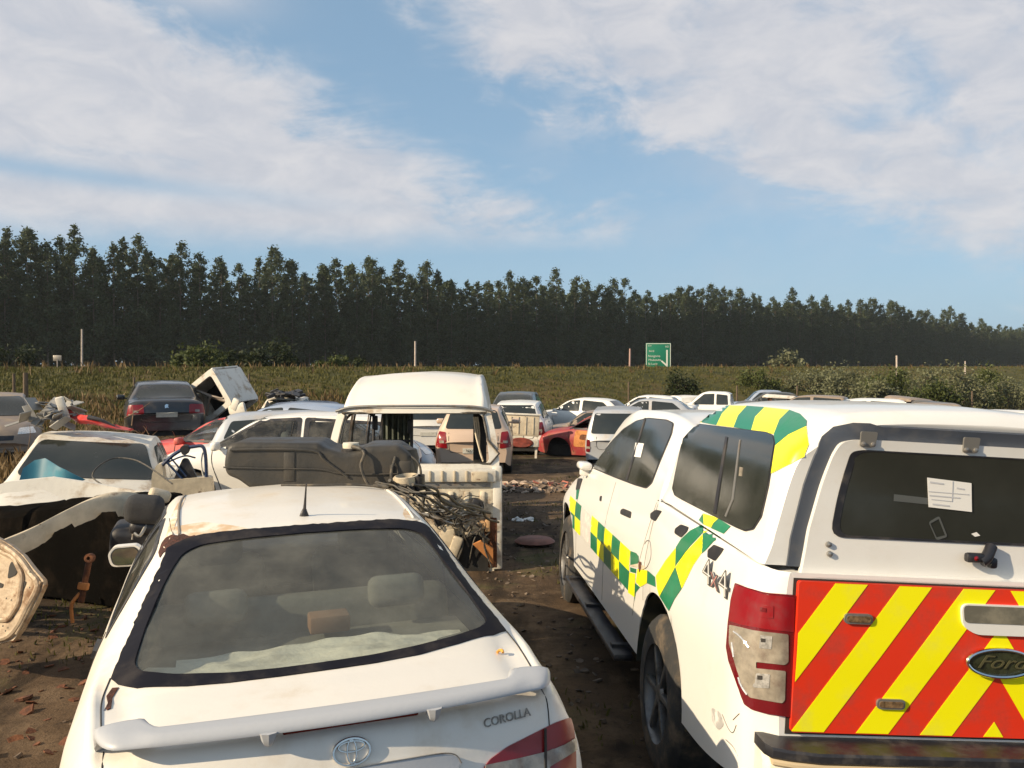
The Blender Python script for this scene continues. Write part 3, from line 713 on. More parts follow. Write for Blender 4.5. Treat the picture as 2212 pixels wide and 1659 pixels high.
# ---------------------------------------------------------------- generic cars (local frame: rear bumper at y = 0, nose at y = L)
PROF = {
 'sedan': [(0, .50, .70, .03, .78, .46, .82, .36, .80, .20), (.012, .66, .76, .03, .86, .58, .91, .42, .87, .16), (.03, .70, .78, .03, .90, .63, .96, .45, .92, .145), (.14, .73, .79, .04, .92, .65, 1, .47, .95, .14), (.26, .955, .66, .05, .92, .66, 1, .48, .95, .14), (.36, .99, .67, .05, .92, .66, 1, .48, .95, .14), (.50, 1, .68, .05, .92, .655, 1, .48, .95, .14), (.60, .955, .67, .05, .92, .65, 1, .48, .95, .14), (.76, .69, .79, .05, .91, .63, 1, .48, .95, .14), (.88, .64, .76, .04, .89, .58, .98, .46, .93, .15), (.96, .55, .68, .04, .82, .50, .92, .42, .88, .17), (.99, .46, .58, .03, .72, .42, .84, .36, .80, .20), (1, .38, .5, .02, .62, .34, .74, .31, .70, .24)],
 'hatch': [(0, .50, .72, .03, .80, .46, .84, .36, .80, .20), (.012, .60, .76, .03, .87, .56, .92, .42, .87, .16), (.03, .645, .77, .03, .90, .61, .95, .45, .92, .145), (.065, .82, .70, .04, .91, .63, .98, .46, .94, .14), (.11, .955, .64, .05, .92, .64, 1, .47, .95, .14), (.17, .985, .66, .05, .92, .64, 1, .48, .95, .14), (.42, 1, .68, .05, .92, .635, 1, .48, .95, .14), (.58, .955, .67, .05, .92, .63, 1, .48, .95, .14), (.77, .67, .79, .05, .91, .61, 1, .48, .95, .14), (.89, .62, .75, .04, .88, .56, .98, .46, .93, .15), (.96, .54, .66, .04, .82, .49, .92, .42, .88, .17), (.99, .45, .58, .03, .72, .41, .84, .36, .80, .20), (1, .37, .5, .02, .62, .34, .74, .31, .70, .24)],
 'van': [(0, .50, .78, .03, .84, .46, .88, .32, .85, .18), (.01, .56, .80, .03, .90, .52, .94, .38, .92, .15), (.025, .80, .78, .03, .93, .58, .97, .40, .94, .14), (.05, .95, .74, .05, .94, .58, .99, .42, .95, .13), (.10, .99, .74, .05, .94, .58, 1, .42, .96, .13), (.50, 1, .75, .05, .94, .57, 1, .42, .96, .13), (.66, .96, .73, .05, .94, .57, 1, .42, .96, .13), (.82, .62, .80, .05, .92, .55, 1, .42, .96, .13), (.93, .53, .72, .05, .86, .48, .95, .40, .9, .15), (.985, .42, .6, .03, .74, .38, .86, .33, .8, .19), (1, .35, .5, .02, .64, .31, .76, .29, .7, .22)],
 'pickup': [(0, .56, .80, .02, .84, .54, .88, .42, .86, .28), (.008, .60, .82, .02, .89, .57, .93, .44, .9, .27), (.03, .605, .83, .02, .91, .58, .96, .46, .93, .25), (.30, .61, .83, .02, .92, .59, .97, .46, .94, .22), (.335, .62, .83, .03, .92, .595, .98, .46, .94, .22), (.35, .93, .68, .04, .92, .60, .98, .46, .94, .22), (.41, .99, .68, .05, .92, .60, 1, .46, .95, .22), (.55, 1, .68, .05, .92, .60, 1, .46, .95, .22), (.62, .96, .67, .05, .92, .60, 1, .46, .95, .22), (.76, .66, .80, .05, .91, .59, 1, .46, .95, .22), (.90, .61, .76, .04, .88, .55, .98, .44, .93, .22), (.98, .50, .66, .03, .80, .46, .9, .4, .85, .25), (1, .42, .6, .02, .7, .38, .8, .36, .75, .28)],
}
WIN = {
 'sedan': dict(side=[(.205, .68), (.30, .90), (.475, .945), (.475, .675)], side2=[(.50, .67), (.50, .945), (.585, .925), (.735, .675)], rear=(.70, .93, .60, .72), ws=(.70, .945, .60, .76)),
 'hatch': dict(side=[(.10, .70), (.13, .90), (.40, .945), (.40, .66)], side2=[(.43, .655), (.43, .945), (.57, .925), (.745, .66)], rear=(.655, .935, .58, .72), ws=(.68, .945, .60, .76)),
 'van': dict(side=[(.08, .60), (.09, .90), (.40, .93), (.40, .60)], side2=[(.43, .60), (.43, .935), (.63, .92), (.78, .60)], rear=(.58, .93, .68, .80), ws=(.63, .94, .66, .80)),
 'pickup': dict(side=[(.365, .63), (.375, .90), (.48, .93), (.48, .63)], side2=[(.50, .63), (.50, .94), (.60, .925), (.72, .63)], rear=(.66, .92, .60, .62), ws=(.68, .945, .60, .76)),
}
def car(name, label, kind, px, D, yaw, paint='white', L=4.3, W=1.70, H=1.45, zo=0, cat='car', tail='tailred', head=True, wheels=True, tilt=(0, 0), group=None, see=False, glass='g_opaque', parts=('side', 'side2', 'rear', 'ws'), plate=True, dy=.06, anchor='rear', badge=False, omit=()):
    """px: picture column of the anchor on the ground at depth D"""
    x = (px - 1106) / FP * D; y = D
    if anchor == 'front': x += math.sin(R(yaw)) * L; y -= math.cos(R(yaw)) * L
    elif anchor == 'mid': x += math.sin(R(yaw)) * L / 2; y -= math.cos(R(yaw)) * L / 2
    mx, my = x - math.sin(R(yaw)) * L / 2, y + math.cos(R(yaw)) * L / 2
    root = thing(name, label, cat, (x, y, gz(mx, my) + zo), (R(tilt[0]), R(tilt[1]), R(yaw)), group, 'YXZ')
    w2 = W / 2; rw = .30 if H < 1.6 else .34; wy = (.185 * L if kind != 'pickup' else .225 * L, .81 * L if kind != 'pickup' else .83 * L)
    ar = [(a, rw, rw + .06) for a in wy]
    bend = lambda X, Y, Z: (X, Y + (.11 * (X / w2) ** 2 * max(0, 1 - Y / (.2 * L)) - .16 * (X / w2) ** 2 * max(0, 1 - (L - Y) / (.15 * L))), Z)
    body = loft(PROF[kind], dy, ar, 3, bend, True, w2, L, H)
    B = Bod(body, root); g = WIN[kind]; cutp = []
    polys = {}
    for k in ('side', 'side2'):
        polys[k] = roundpoly([(a * L, b * H) for a, b in g[k]], .05)
    zb, zt, wt_, wb_ = g['rear']; polys['rear'] = roundpoly([(-wb_ * w2, zb * H + .03), (-wt_ * w2, zt * H), (wt_ * w2, zt * H), (wb_ * w2, zb * H + .03)], .07)
    zb, zt, wt_, wb_ = g['ws']; polys['ws'] = roundpoly([(-wb_ * w2, zb * H + .02), (-wt_ * w2, zt * H), (wt_ * w2, zt * H), (wb_ * w2, zb * H + .02)], .07)
    vf = body
    if see:
        def tst(c):
            for k in ('side', 'side2'):
                if k in see and abs(c.x) > .45 * w2 and inpoly(c.y, c.z, polys[k]): return True
            for k in ('rear', 'ws'):
                if k in see and inpoly(c.x, c.z, polys[k]) and ((c.y < L * .35) if k == 'rear' else (c.y > L * .55)): return True
            return False
        vf = cutfaces(body, tst)
    pm_ = obj('body', vf, paint, root)
    for k in parts:
        if k in ('side', 'side2'):
            for sd in ('left', 'right'):
                nm = 'side_window'; P = polys[k]
                if see and k in see:
                    cy = sum(p[0] for p in P) / len(P); cz = sum(p[1] for p in P) / len(P); big = [(cy + (a - cy) * 1.08, cz + (b_ - cz) * 1.13) for a, b_ in P]; sm = [(cy + (a - cy) * .95, cz + (b_ - cz) * .90) for a, b_ in P]
                    B.panel('window_trim', sd, big, 'trim', .004, .02, .15, root, holes=[sm])
                    if glass != 'none': B.panel(nm, sd, sm, glass, .0, 0, .15, root)
                else: B.panel(nm, sd, P, glass, .004, .012, .15, root)
        elif glass == 'none': continue
        elif k == 'rear': B.panel('rear_window', 'rear', polys['rear'], glass, .005, .012, .12, root)
        else: B.panel('windscreen', 'front', polys['ws'], glass, .010, .016, .06, root)
    # lamps
    if tail:
        for s in (-1, 1):
            if kind == 'sedan': P = [(s * .54 * w2, .48 * H), (s * .56 * w2, .63 * H), (s * .90 * w2, .62 * H), (s * .95 * w2, .45 * H)]
            elif kind == 'hatch': P = [(s * .66 * w2, .40 * H), (s * .70 * w2, .63 * H), (s * .87 * w2, .64 * H), (s * .96 * w2, .42 * H)]
            elif kind == 'van': P = [(s * .82 * w2, .30 * H), (s * .82 * w2, .50 * H), (s * .92 * w2, .50 * H), (s * .94 * w2, .30 * H)]
            else: P = [(s * .82 * w2, .36 * H), (s * .82 * w2, .56 * H), (s * .90 * w2, .56 * H), (s * .92 * w2, .36 * H)]
            tl_ = B.panel('tail_light', 'rear', P if s > 0 else P[::-1], tail, .010, .02, .05, root, r=.03)
            cx_, cz_ = sum(p[0] for p in P) / 4, sum(p[1] for p in P) / 4
            B.panel('reversing_lamp', 'rear', [(cx_ - .045, cz_ - .07), (cx_ - .045, cz_ - .015), (cx_ + .055, cz_ - .015), (cx_ + .055, cz_ - .07)], 'lens', .014, .004, .05, tl_, r=.01)
    if head:
        for s in (-1, 1):
            z0 = .47 if kind != 'van' else .36
            P = [(s * .48 * w2, z0 * H), (s * .52 * w2, (z0 + .08) * H), (s * .80 * w2, (z0 + .09) * H), (s * .86 * w2, (z0 + .01) * H)]
            B.panel('headlight', 'front', P, 'lens2', .008, .015, .05, root, r=.02)
        zg = .40 if kind != 'van' else .30
        B.panel('grille', 'front', [(-.4 * w2, zg * H), (-.42 * w2, (zg + .06) * H), (.42 * w2, (zg + .06) * H), (.4 * w2, zg * H)], 'trim', .006, .015, .08, root, r=.02)
        B.panel('lower_grille', 'front', [(-.4 * w2, .22 * H), (-.44 * w2, .28 * H), (.44 * w2, .28 * H), (.4 * w2, .22 * H)], 'trim', .006, .015, .08, root, r=.02)
    if plate and 'plate' not in omit:
        zp = .33 * H if kind in ('hatch', 'van') else .42 * H
        pl_ = B.panel('number_plate', 'rear', [(-.23, zp), (-.23, zp + .11), (.23, zp + .11), (.23, zp)], 'plate', .016, .012, .2, root)
    if kind in ('hatch', 'sedan', 'van'):
        zt_ = (.62 if kind != 'van' else .55) * H
        for sd in ('left', 'right'):
            wcut = .46 * L
            B.line('door_seam', sd, [(wcut, .16 * H), (wcut + .02, .5 * H), (wcut - .01 * L, .94 * H)], 'gap', .012, .001, root)
            B.line('door_seam', sd, [(.70 * L, .2 * H), (.735 * L, .5 * H), (.74 * L, .62 * H)], 'gap', .012, .001, root)
            B.line('door_seam', sd, [(.26 * L, .42 * H), (.22 * L, .6 * H)], 'gap', .012, .001, root)
            B.panel('door_handle', sd, [(wcut + .05 * L - .20, .565 * H), (wcut + .05 * L - .20, .585 * H), (wcut + .05 * L - .03, .585 * H), (wcut + .05 * L - .03, .565 * H)], paint, .025, .02, .3, root)
        B.line('boot_seam', 'rear', [(-.62 * w2, zt_), (-.60 * w2, .38 * H), (-.4 * w2, .34 * H), (.4 * w2, .34 * H), (.60 * w2, .38 * H), (.62 * w2, zt_)], 'gap', .012, .001, root)
        B.line('bumper_seam', 'rear', [(-.9 * w2, .40 * H), (-.62 * w2, .385 * H)], 'gap', .01, .001, root); B.line('bumper_seam', 'rear', [(.62 * w2, .385 * H), (.9 * w2, .40 * H)], 'gap', .01, .001, root)
    for s in (-1, 1):   # mirrors
        if 'mirror' in omit: break
        my_ = WIN[kind]['side2'][3][0] * L - .12
        obj('mirror', join(xf(box(0, 0, 0, .20, .11, .13, .04, 3), TR(s * (w2 + .07), my_, .68 * H)), box(s * (w2 - .05), my_, .66 * H, .12, .05, .04)), paint, root)
    # underbody, floor and seats give the inside a dark body
    obj('underbody', join(box(0, L / 2, .26 * H / 1.45 + .05, W * .74, L * .94, .30), box(0, L * .84, .40 * H, W * .6, L * .22, .25 * H)), 'dark', root, False)
    if see:
        st = []
        for yy in (.56, .36):
            for s in (-1, 1):
                st += [box(s * .36, L * yy, .42 * H, .46, .48, .16, .05), xf(box(0, 0, 0, .44, .14, .56, .05), TR(s * .36, L * yy - .25, .62 * H, 12)), box(s * .36, L * yy - .33, .86 * H, .24, .09, .16, .03)]
        obj('seats', join(*st), 'seat', root); obj('dashboard', box(0, L * .715, .60 * H, W * .78, .30, .22, .06), 'trim', root)
    else:
        pass
    if wheels:
        for a in wy:
            for s in (-1, 1):
                if wheels is True or (a, s) in wheels: wheel(root, s * (w2 - .11), a, rw, rw, .19, 9, side=s)
    return root, B
def oval_(cx, cz, rx, rz, n=20): return [(cx + math.cos(2 * math.pi * k / n) * rx, cz + math.sin(2 * math.pi * k / n) * rz) for k in range(n)]
G1 = 'wrecked cars parked in the yard'
C1, B1 = car('sedan_car', 'black sedan seen from behind with its pale number plate, left beside the tipped white shell', 'sedan', 360, 19.5, 25, 'black', 4.55, 1.78, 1.42, .30, badge=True, glass='g_opaque', group=G1)
B1.panel('chrome_strip', 'rear', [(-.80, .655), (-.80, .675), (.80, .675), (.80, .655)], 'dull', .014, .01, .1, C1)
B1.panel('emblem', 'rear', [(-.04, .80), (-.045, .87), (-.01, .90), (.04, .88), (.02, .85), (.045, .80), (.01, .82)], 'chrome', .010, .008, .2, C1)
car('hatchback_car', 'dusty grey-brown car cut by the left edge of the photo', 'hatch', -18, 16.0, 211, 'brown', 3.9, 1.70, 1.45, .06, anchor='front', group=G1)
car('hatchback_car', 'dark blue car low behind the red bonnet with its windscreen towards us', 'hatch', 545, 19.5, 165, 'navy', 3.8, 1.64, 1.42, -.02, anchor='front', group=G1)
car('estate_car', 'pale silver-blue car whose roof shows over the white hatchback', 'sedan', 640, 17.2, 80, 'bluesil', 4.4, 1.7, 1.46, .08, anchor='mid', group=G1)
car('coupe_car', 'red car with its bonnet pointing left behind the white hatchback', 'sedan', 306, 15.7, 83, 'red', 4.1, 1.66, 1.33, 0, anchor='front', group=G1, see=('side', 'side2', 'ws'), glass='g_clear')
car('hatchback_car', 'white hatchback seen from its left side behind the black fuel tank', 'hatch', 348, 13.5, 90, 'white', 4.15, 1.70, 1.46, .0, anchor='front', group=G1, see=('side', 'side2'), glass='g_clear', dy=.04)
gh_, gB = car('hatchback_car', 'pinkish gold hatchback seen from behind through the stripped van', 'hatch', 1022, 18, 0, 'gold', 3.78, 1.70, 1.50, .02, group=G1, see=None)
car('hatchback_car', 'silver hatchback nosing right seen through the left of the stripped van', 'hatch', 940, 15.0, -78, 'silver', 3.9, 1.66, 1.42, .05, anchor='front', group=G1, glass='g_opaque')
car('suv_car', 'white hatchback seen from behind with a loose pale tailgate in front of it', 'hatch', 1112, 23.5, -6, 'white', 4.2, 1.74, 1.55, .0, group=G1, tail='darkred')
car('sedan_car', 'dark grey car with its windscreen towards us behind the stripped van roof', 'hatch', 1095, 27.5, 172, 'dgrey', 4.3, 1.80, 1.66, .12, anchor='front', group=G1)
car('sedan_car', 'white sedan pointing left behind the red wreck', 'sedan', 1150, 33, 66, 'white', 4.4, 1.72, 1.46, .10, anchor='front', group=G1, see=None)
car('sedan_car', 'white sedan pointing left further right behind the silver minivan', 'sedan', 1298, 38, 72, 'white', 4.3, 1.72, 1.48, .16, anchor='front', group=G1)
car('hatchback_car', 'tan roofed car squeezed behind the rusty red wreck', 'hatch', 1285, 28.0, 80, 'brown', 3.5, 1.66, 1.42, -.22, anchor='mid', group=G1)
car('sedan_car', 'pale car half hidden behind the black load and the silver minivan', 'sedan', 1405, 31, 76, 'silver', 4.2, 1.68, 1.42, .12, anchor='mid', group=G1)
car('sedan_car', 'dark car half hidden at the far end of the row beside the truck', 'sedan', 1668, 45, 82, 'dgrey', 4.2, 1.68, 1.42, .35, anchor='mid', group=G1)
rw_, RB = car('wrecked_sedan', 'rusty red wreck without doors between the white hatchback and the silver minivan', 'sedan', 1172, 24.2, 66, 'wreckred', 4.1, 1.62, 1.34, -.12, anchor='front', group=G1, see=('side', 'side2'), glass='none', wheels=False, head=False, omit=('mirror',), cat='wrecked car')
RB.panel('bare_door_panel', 'left', [(.42 * 4.1, .40), (.42 * 4.1, .82), (.69 * 4.1, .86), (.70 * 4.1, .42)], 'orangerust', .01, .02, .1, rw_, r=.06)
RB.panel('rust_patch', 'left', [(.47 * 4.1, .6), (.46 * 4.1, .74), (.52 * 4.1, .78), (.56 * 4.1, .7), (.52 * 4.1, .58)], 'rust', .014, .01, .1, rw_, r=.06)
RB.panel('rust_patch', 'left', [(.59 * 4.1, .6), (.59 * 4.1, .74), (.65 * 4.1, .76), (.66 * 4.1, .62)], 'rust', .014, .01, .1, rw_, r=.06)
car('minivan_car', 'silver minivan seen from behind beside the white ambulance pickup', 'van', 1332, 20.8, -9, 'silver', 4.1, 1.60, 1.52, -.12, group=G1, tail='darkred')
car('pickup_truck', 'white pickup with a canopy parked in the distance under the road sign', 'pickup', 1438, 42, 70, 'white', 4.9, 1.75, 1.7, .10, cat='pickup', anchor='front', group=G1)
car('pickup_truck', 'blue and white truck at the far end of the row behind the ambulance canopy', 'pickup', 1560, 46, 80, 'bluesil', 4.8, 1.75, 1.75, .12, cat='pickup', anchor='front', group=G1)
car('hatchback_car', 'distant tan car whose roof barely shows over the ambulance roof', 'hatch', 1742, 36, 60, 'brown', 4.0, 1.66, 1.50, .15, group=G1, anchor='mid')
car('hatchback_car', 'distant white roof left of centre above the ambulance canopy', 'hatch', 1850, 31, 75, 'white', 4.0, 1.66, 1.50, .05, group=G1, anchor='mid')
car('hatchback_car', 'distant tan roof below the pile of flattened roofs', 'hatch', 1985, 29, 70, 'brown', 3.2, 1.66, 1.50, -.08, group=G1, anchor='mid')
car('hatchback_car', 'distant white roof at the far right above the ambulance canopy', 'hatch', 2130, 24, 70, 'white', 3.6, 1.66, 1.50, -.22, group=G1, anchor='mid')
car('van_car', 'white panel van parked low left of the loose pale tailgate', 'van', 925, 24, 5, 'white', 4.4, 1.7, 1.75, 0, group=G1, tail='tailred')
gB.panel('emblem', 'rear', oval_(.06, .94, .045, .03), 'chrome', .012, .01, .05, gh_)
text('plate_lettering', 'NX 2812', .085, 'ink', gh_, Matrix.Translation((0, gB.axis('rear', 0, .55, .030)[0].y - .004, .55)) @ Euler((math.pi / 2, 0, 0)).to_matrix().to_4x4(), .002)
gB.panel('rear_wiper', 'rear', [(-.02, 1.06), (-.02, 1.085), (.32, 1.12), (.32, 1.10)], 'trim', .02, .01, .1, gh_)
# flattened roofs stacked right
for i, (px, py, Y, w_, lb) in enumerate(((1995, 862, 34, .9, 'flattened tan roof panel lying on the pile in the distance'), (2070, 872, 32, 1.0, 'flattened grey roof panel right of the tan one'), (1720, 856, 40, .7, 'loose pale panel on the distant cars left of the pile'))):
    p = at(px, py, Y); rt = thing('roof_panel', lb, 'roof panel', (p.x, p.y, p.z - .08), (R(3), R(4), R(20 + 30 * i)), 'flattened roof panels in the distance')
    vf = loft([(0, .02, .6, .02, .7, 0, .72, -.03, .72, -.06), (.1, .09, .62, .03, .74, .02, .78, -.03, .78, -.08), (.9, .11, .6, .03, .72, .02, .76, -.03, .76, -.08), (1, .03, .5, .02, .6, 0, .62, -.03, .62, -.06)], .1, (), 2, None, True, w_, 1.5, 1)
    obj('sheet', vf, ('brown', 'dgrey', 'dirtwhite')[i], rt); p2_ = gz(p.x, p.y) - p.z
    obj('prop', join(*[box(sx, sy, p2_ / 2, .1, .1, -p2_) for sx in (-.4, .4) for sy in (.3, 1.2)]), 'rust', rt)
# pickup's canopy and the dark load beside it
p = at(1500, 888, 41.5); rt = thing('canopy_shell', 'white pickup canopy with a pale window standing beside the distant white pickup', 'canopy', (p.x, p.y, gz(p.x, p.y) + .3), (0, 0, R(14)))
cv = loft([(0, .9, .74, .05, .86, .1, .87, .05, .87, 0), (.06, 1.2, .80, .06, .93, .3, .93, .1, .93, 0), (.5, 1.28, .80, .06, .93, .3, .93, .1, .93, 0), (1, 1.2, .8, .06, .93, .3, .93, .1, .93, 0)], .1, (), 2, None, True, .85, 1.9, 1)
cB = Bod(cv, rt); obj('shell', cv, 'white', rt); cB.panel('rear_window', 'rear', [(-.55, .45), (-.5, .95), (.5, .95), (.55, .45)], 'silver', .01, .02, .2, rt, r=.08)
cB.panel('side_window', 'left', [(.3, .5), (.3, .95), (1.6, .95), (1.6, .5)], 'g_opaque', .01, .02, .2, rt, r=.08); obj('base', box(0, .95, -.15, 1.6, 1.8, .3), 'dark', rt)
p = at(1400, 880, 38); rt = thing('black_crate', 'black bulky load standing behind the distant white sedan', 'crate', (p.x, p.y, gz(p.x, p.y)), (0, 0, R(12)))
obj('crate_body', box(0, 0, .72, 1.05, .8, 1.44, .12, 3), 'grip', rt); obj('lid', box(0, 0, 1.47, 1.1, .85, .10, .04), 'trim', rt)
# loose tailgate and red item before the white hatchback
p = at(1117, 966, 22.6); rt = thing('loose_tailgate', 'loose pale ribbed pickup tailgate standing against the white hatchback', 'tailgate', (p.x, p.y, gz(p.x, p.y)), (R(-4), R(2), R(-6)))
obj('tailgate_panel', join(box(0, 0, .88, 1.12, .06, .56, .02), *[box(-.4 + .2 * k, -.04, .88, .03, .02, .46) for k in range(5)]), 'cream', rt)
obj('frame', join(box(0, -.02, 1.18, 1.2, .09, .05, .01), box(-.5, .02, .32, .06, .06, .64), box(.5, .02, .32, .06, .06, .64), box(.1, -.05, .42, .95, .1, .22, .04)), 'dirtwhite', rt)
obj('oval_panel', xf(lathe([(-.02, .001), (-.03, .19), (0, .22), (.02, .2)], 24, 'y'), TR(.1, -.11, .42) @ Matrix.Diagonal((1.5, 1, .62, 1))), mat('red_brown', (.2, .035, .02), .7, vary=.4, vsc=5), rt)
# shell with scrap on its roof
c_, cb_ = car('stripped_shell', 'cream car shell with black scrap heaped on its roof', 'hatch', 604, 26.5, 4, 'dirtwhite', 4.0, 1.62, 1.42, -.22, cat='car shell', group=G1, tail=None, wheels=False, head=False, plate=False)
random.seed(9); sv = []
for k in range(16): sv.append(xf(box(0, 0, 0, random.uniform(.15, .6), random.uniform(.1, .5), random.uniform(.03, .12), .01, 1), TR(random.uniform(-.6, .6), random.uniform(.3, 1.2), 1.45 + random.uniform(0, .14), random.uniform(-20, 20), random.uniform(-20, 20), random.uniform(0, 180))))
so = obj('scrap_heap', join(*sv), 'trim', None); so.location = c_.location; so.rotation_euler = (0, 0, R(4)); tag(so, 'black scrap heaped on the roof of the cream car shell', 'scrap', kind='stuff')
# tipped white shell
p = at(502, 872, 20.8); rt = thing('tipped_cab_shell', 'white cab shell tipped on its corner beside the black sedan', 'cab shell', p, (R(4), R(-33), R(-22)))
def frame(w_, h_, t_, d_, m_in=.16):
    o_ = gridpoly(roundpoly([(-w_ / 2, 0), (-w_ / 2, h_), (w_ / 2, h_), (w_ / 2, 0)], .12), 2, [roundpoly([(-w_ / 2 + m_in, m_in), (-w_ / 2 + m_in, h_ - m_in), (w_ / 2 - m_in, h_ - m_in), (w_ / 2 - m_in, m_in)], .1)])
    return shell(o_, lambda a, b_: (Vector((a, d_, b_)), Vector((0, 1, 0))), t_)
W_, H_, D_ = 1.28, 1.06, 1.0
obj('front_frame', xf(frame(W_, H_, .10, 0, .13), TR(-W_ / 2, 0, 0)), 'dirtwhite', rt)
obj('rear_frame', xf(frame(W_, H_, .08, D_, .15), TR(-W_ / 2, 0, 0)), 'dirtwhite', rt)
obj('roof_panel', box(-W_ / 2, D_ / 2 + .05, H_ - .01, W_ - .04, D_, .05, .02), 'dirtwhite', rt)
obj('side_panel', join(box(-.02, D_ / 2 + .05, H_ * .48, .05, D_, H_ * .92, .02), box(-.02, .1, H_ * .6, .06, .1, H_ * .7, .02), box(-.02, D_, H_ * .6, .06, .1, H_ * .7, .02)), 'dirtwhite', rt)
obj('left_panel', join(box(-W_ + .02, D_ / 2 + .05, H_ * .5, .05, D_, H_ * .9, .02)), 'dirtwhite', rt)
obj('inner_lining', box(-W_ / 2, D_ * .9, H_ * .5, W_ * .9, .03, H_ * .85), 'dark', rt)
obj('hanging_parts', join(tube([(-.9, .1, .2), (-.5, .05, .5), (-.2, .1, .3), (-.1, .2, .9)], .03, 6), tube([(-.8, .1, .9), (-.4, .1, .4), (-.15, .1, .15)], .04, 6)), 'brown', rt)
obj('loose_trim', join(xf(box(0, 0, 0, .5, .1, .35, .06, 2), TR(.1, -.1, -.25, 0, 20, 0)), xf(box(0, 0, 0, .3, .1, .2, .04, 2), TR(.15, -.12, -.1, 0, -30, 0))), 'dirtwhite', rt)
# ---------------------------------------------------------------- the white sedan in front
CO = thing('white_sedan', 'white sedan with boot spoiler and dusty rear window, rear towards us in the foreground', 'car', (-.47, 2.458, 0), (R(.6), R(-.37), R(19.73)), mode='YXZ')
rows = [(-.02, .74, .55, .02, .66, .70, .70, .60, .70, .30), (.0, .82, .58, .02, .69, .76, .735, .66, .735, .24), (.012, .925, .60, .022, .705, .86, .76, .70, .78, .20), (.035, .958, .61, .024, .715, .90, .785, .74, .80, .18), (.08, .968, .615, .026, .725, .915, .80, .75, .82, .17), (.30, .984, .63, .028, .745, .94, .825, .76, .835, .16),
 (.44, .992, .645, .030, .755, .95, .835, .76, .84, .155), (.50, 1.016, .648, .034, .76, .955, .838, .76, .843, .15), (.80, 1.147, .61, .045, .765, .965, .842, .76, .845, .15), (1.10, 1.272, .575, .05, .768, .967, .845, .76, .845, .15), (1.25, 1.330, .562, .05, .77, .967, .845, .76, .845, .15), (1.32, 1.346, .560, .05, .77, .967, .845, .76, .845, .15), (1.50, 1.362, .560, .05, .77, .965, .845, .76, .845, .15),
 (1.95, 1.378, .565, .05, .77, .96, .845, .76, .845, .15), (2.35, 1.355, .565, .05, .77, .95, .845, .75, .845, .15), (2.45, 1.325, .568, .05, .77, .948, .845, .75, .845, .15), (3.10, 1.02, .66, .05, .765, .92, .845, .74, .84, .15), (3.20, .985, .67, .05, .76, .91, .84, .73, .84, .15), (3.8, .88, .64, .05, .74, .80, .82, .66, .82, .16), (4.15, .76, .56, .04, .68, .70, .78, .58, .78, .18), (4.26, .66, .48, .03, .60, .60, .70, .50, .70, .22), (4.3, .52, .44, .02, .54, .48, .62, .42, .62, .26)]
def cbend(x, y, z): return (x, y + .14 * (x / .75) ** 2 * max(0, 1 - max(y, 0) / .62) + (.26 * max(0, .94 - z) * -1 if y < .05 and z > .6 else 0), z)
cbody = loft(rows, .022, [(.92, .29, .35), (3.42, .29, .35)], 5, cbend, True)
CB = Bod(cbody, CO)
glass = [(-.685, .60), (-.66, .56), (-.60, .515), (-.45, .475), (-.32, .455), (-.16, .445), (0, .443), (.16, .455), (.31, .475), (.47, .515), (.62, .565), (.685, .605), (.675, .68), (.60, .985), (.585, 1.15), (.55, 1.25), (.50, 1.29), (.42, 1.298), (.2, 1.27), (0, 1.255), (-.2, 1.265), (-.40, 1.28), (-.47, 1.265), (-.535, 1.22), (-.56, 1.12), (-.60, .99), (-.65, .78)]
def shrink(P, k, dy=0):
    cx = sum(p[0] for p in P) / len(P); cy = sum(p[1] for p in P) / len(P)
    return [(cx + (p[0] - cx) * k, cy + (p[1] - cy) * (k - dy)) for p in P]
inner = roundpoly([(-.625, .62), (-.60, .575), (-.50, .53), (-.32, .492), (-.16, .480), (0, .478), (.16, .488), (.31, .510), (.47, .548), (.585, .59), (.632, .64), (.60, .80), (.555, .98), (.525, 1.12), (.50, 1.19), (.44, 1.215), (.2, 1.205), (0, 1.195), (-.2, 1.20), (-.42, 1.20), (-.485, 1.165), (-.52, 1.08), (-.56, .95), (-.60, .78)], .04); hole = shrink(glass, .95)
ws = roundpoly([(-.56, 2.42), (.56, 2.42), (.68, 3.12), (-.68, 3.12)], .08)
sidew = [roundpoly([(1.05, 1.0), (1.30, 1.25), (1.80, 1.30), (1.80, .99)], .06), roundpoly([(1.86, .99), (1.86, 1.30), (2.30, 1.275), (2.90, 1.0)], .06)]
def ctest(c):
    if c.z > .9 and inpoly(c.x, c.y, hole): return True
    if c.z > .95 and inpoly(c.x, c.y, ws): return True
    return abs(c.x) > .55 and any(inpoly(c.y, c.z, q) for q in sidew)
rng = random.Random(5)
def rag(P, a=.006):   # the seal has peeled, leaving an uneven edge
    o = []
    for i in range(len(P)):
        p, q = Vector(P[i]), Vector(P[(i + 1) % len(P)]); n = max(1, int((q - p).length / .02))
        for k in range(n): t = p.lerp(q, k / n); k_ = a * ss(t.y, .55, .75); o.append((t.x + rng.uniform(-k_, k_), t.y + rng.uniform(-k_, k_)))
    return o
obj('body', cutfaces(cbody, ctest), 'cor', CO)
outer = rag(shrink(glass, 1.012), .0045)
CB.panel('window_border', 'top', outer, 'frit', .004, .012, .06, CO, holes=[inner])
CB.panel('rear_window', 'top', shrink(glass, .97), 'g_rear', -.002, 0, .06, CO)
for sd in ('left', 'right'):
    for q in sidew:
        cy = sum(p[0] for p in q) / len(q); cz = sum(p[1] for p in q) / len(q)
        CB.panel('window_seal', sd, [(cy + (a - cy) * 1.06, cz + (b - cz) * 1.09) for a, b in q], 'trim', .004, .014, .08, CO, holes=[[(cy + (a - cy) * .95, cz + (b - cz) * .92) for a, b in q]])
        CB.panel('side_window', sd, q, 'g_dark', 0, 0, .1, CO)
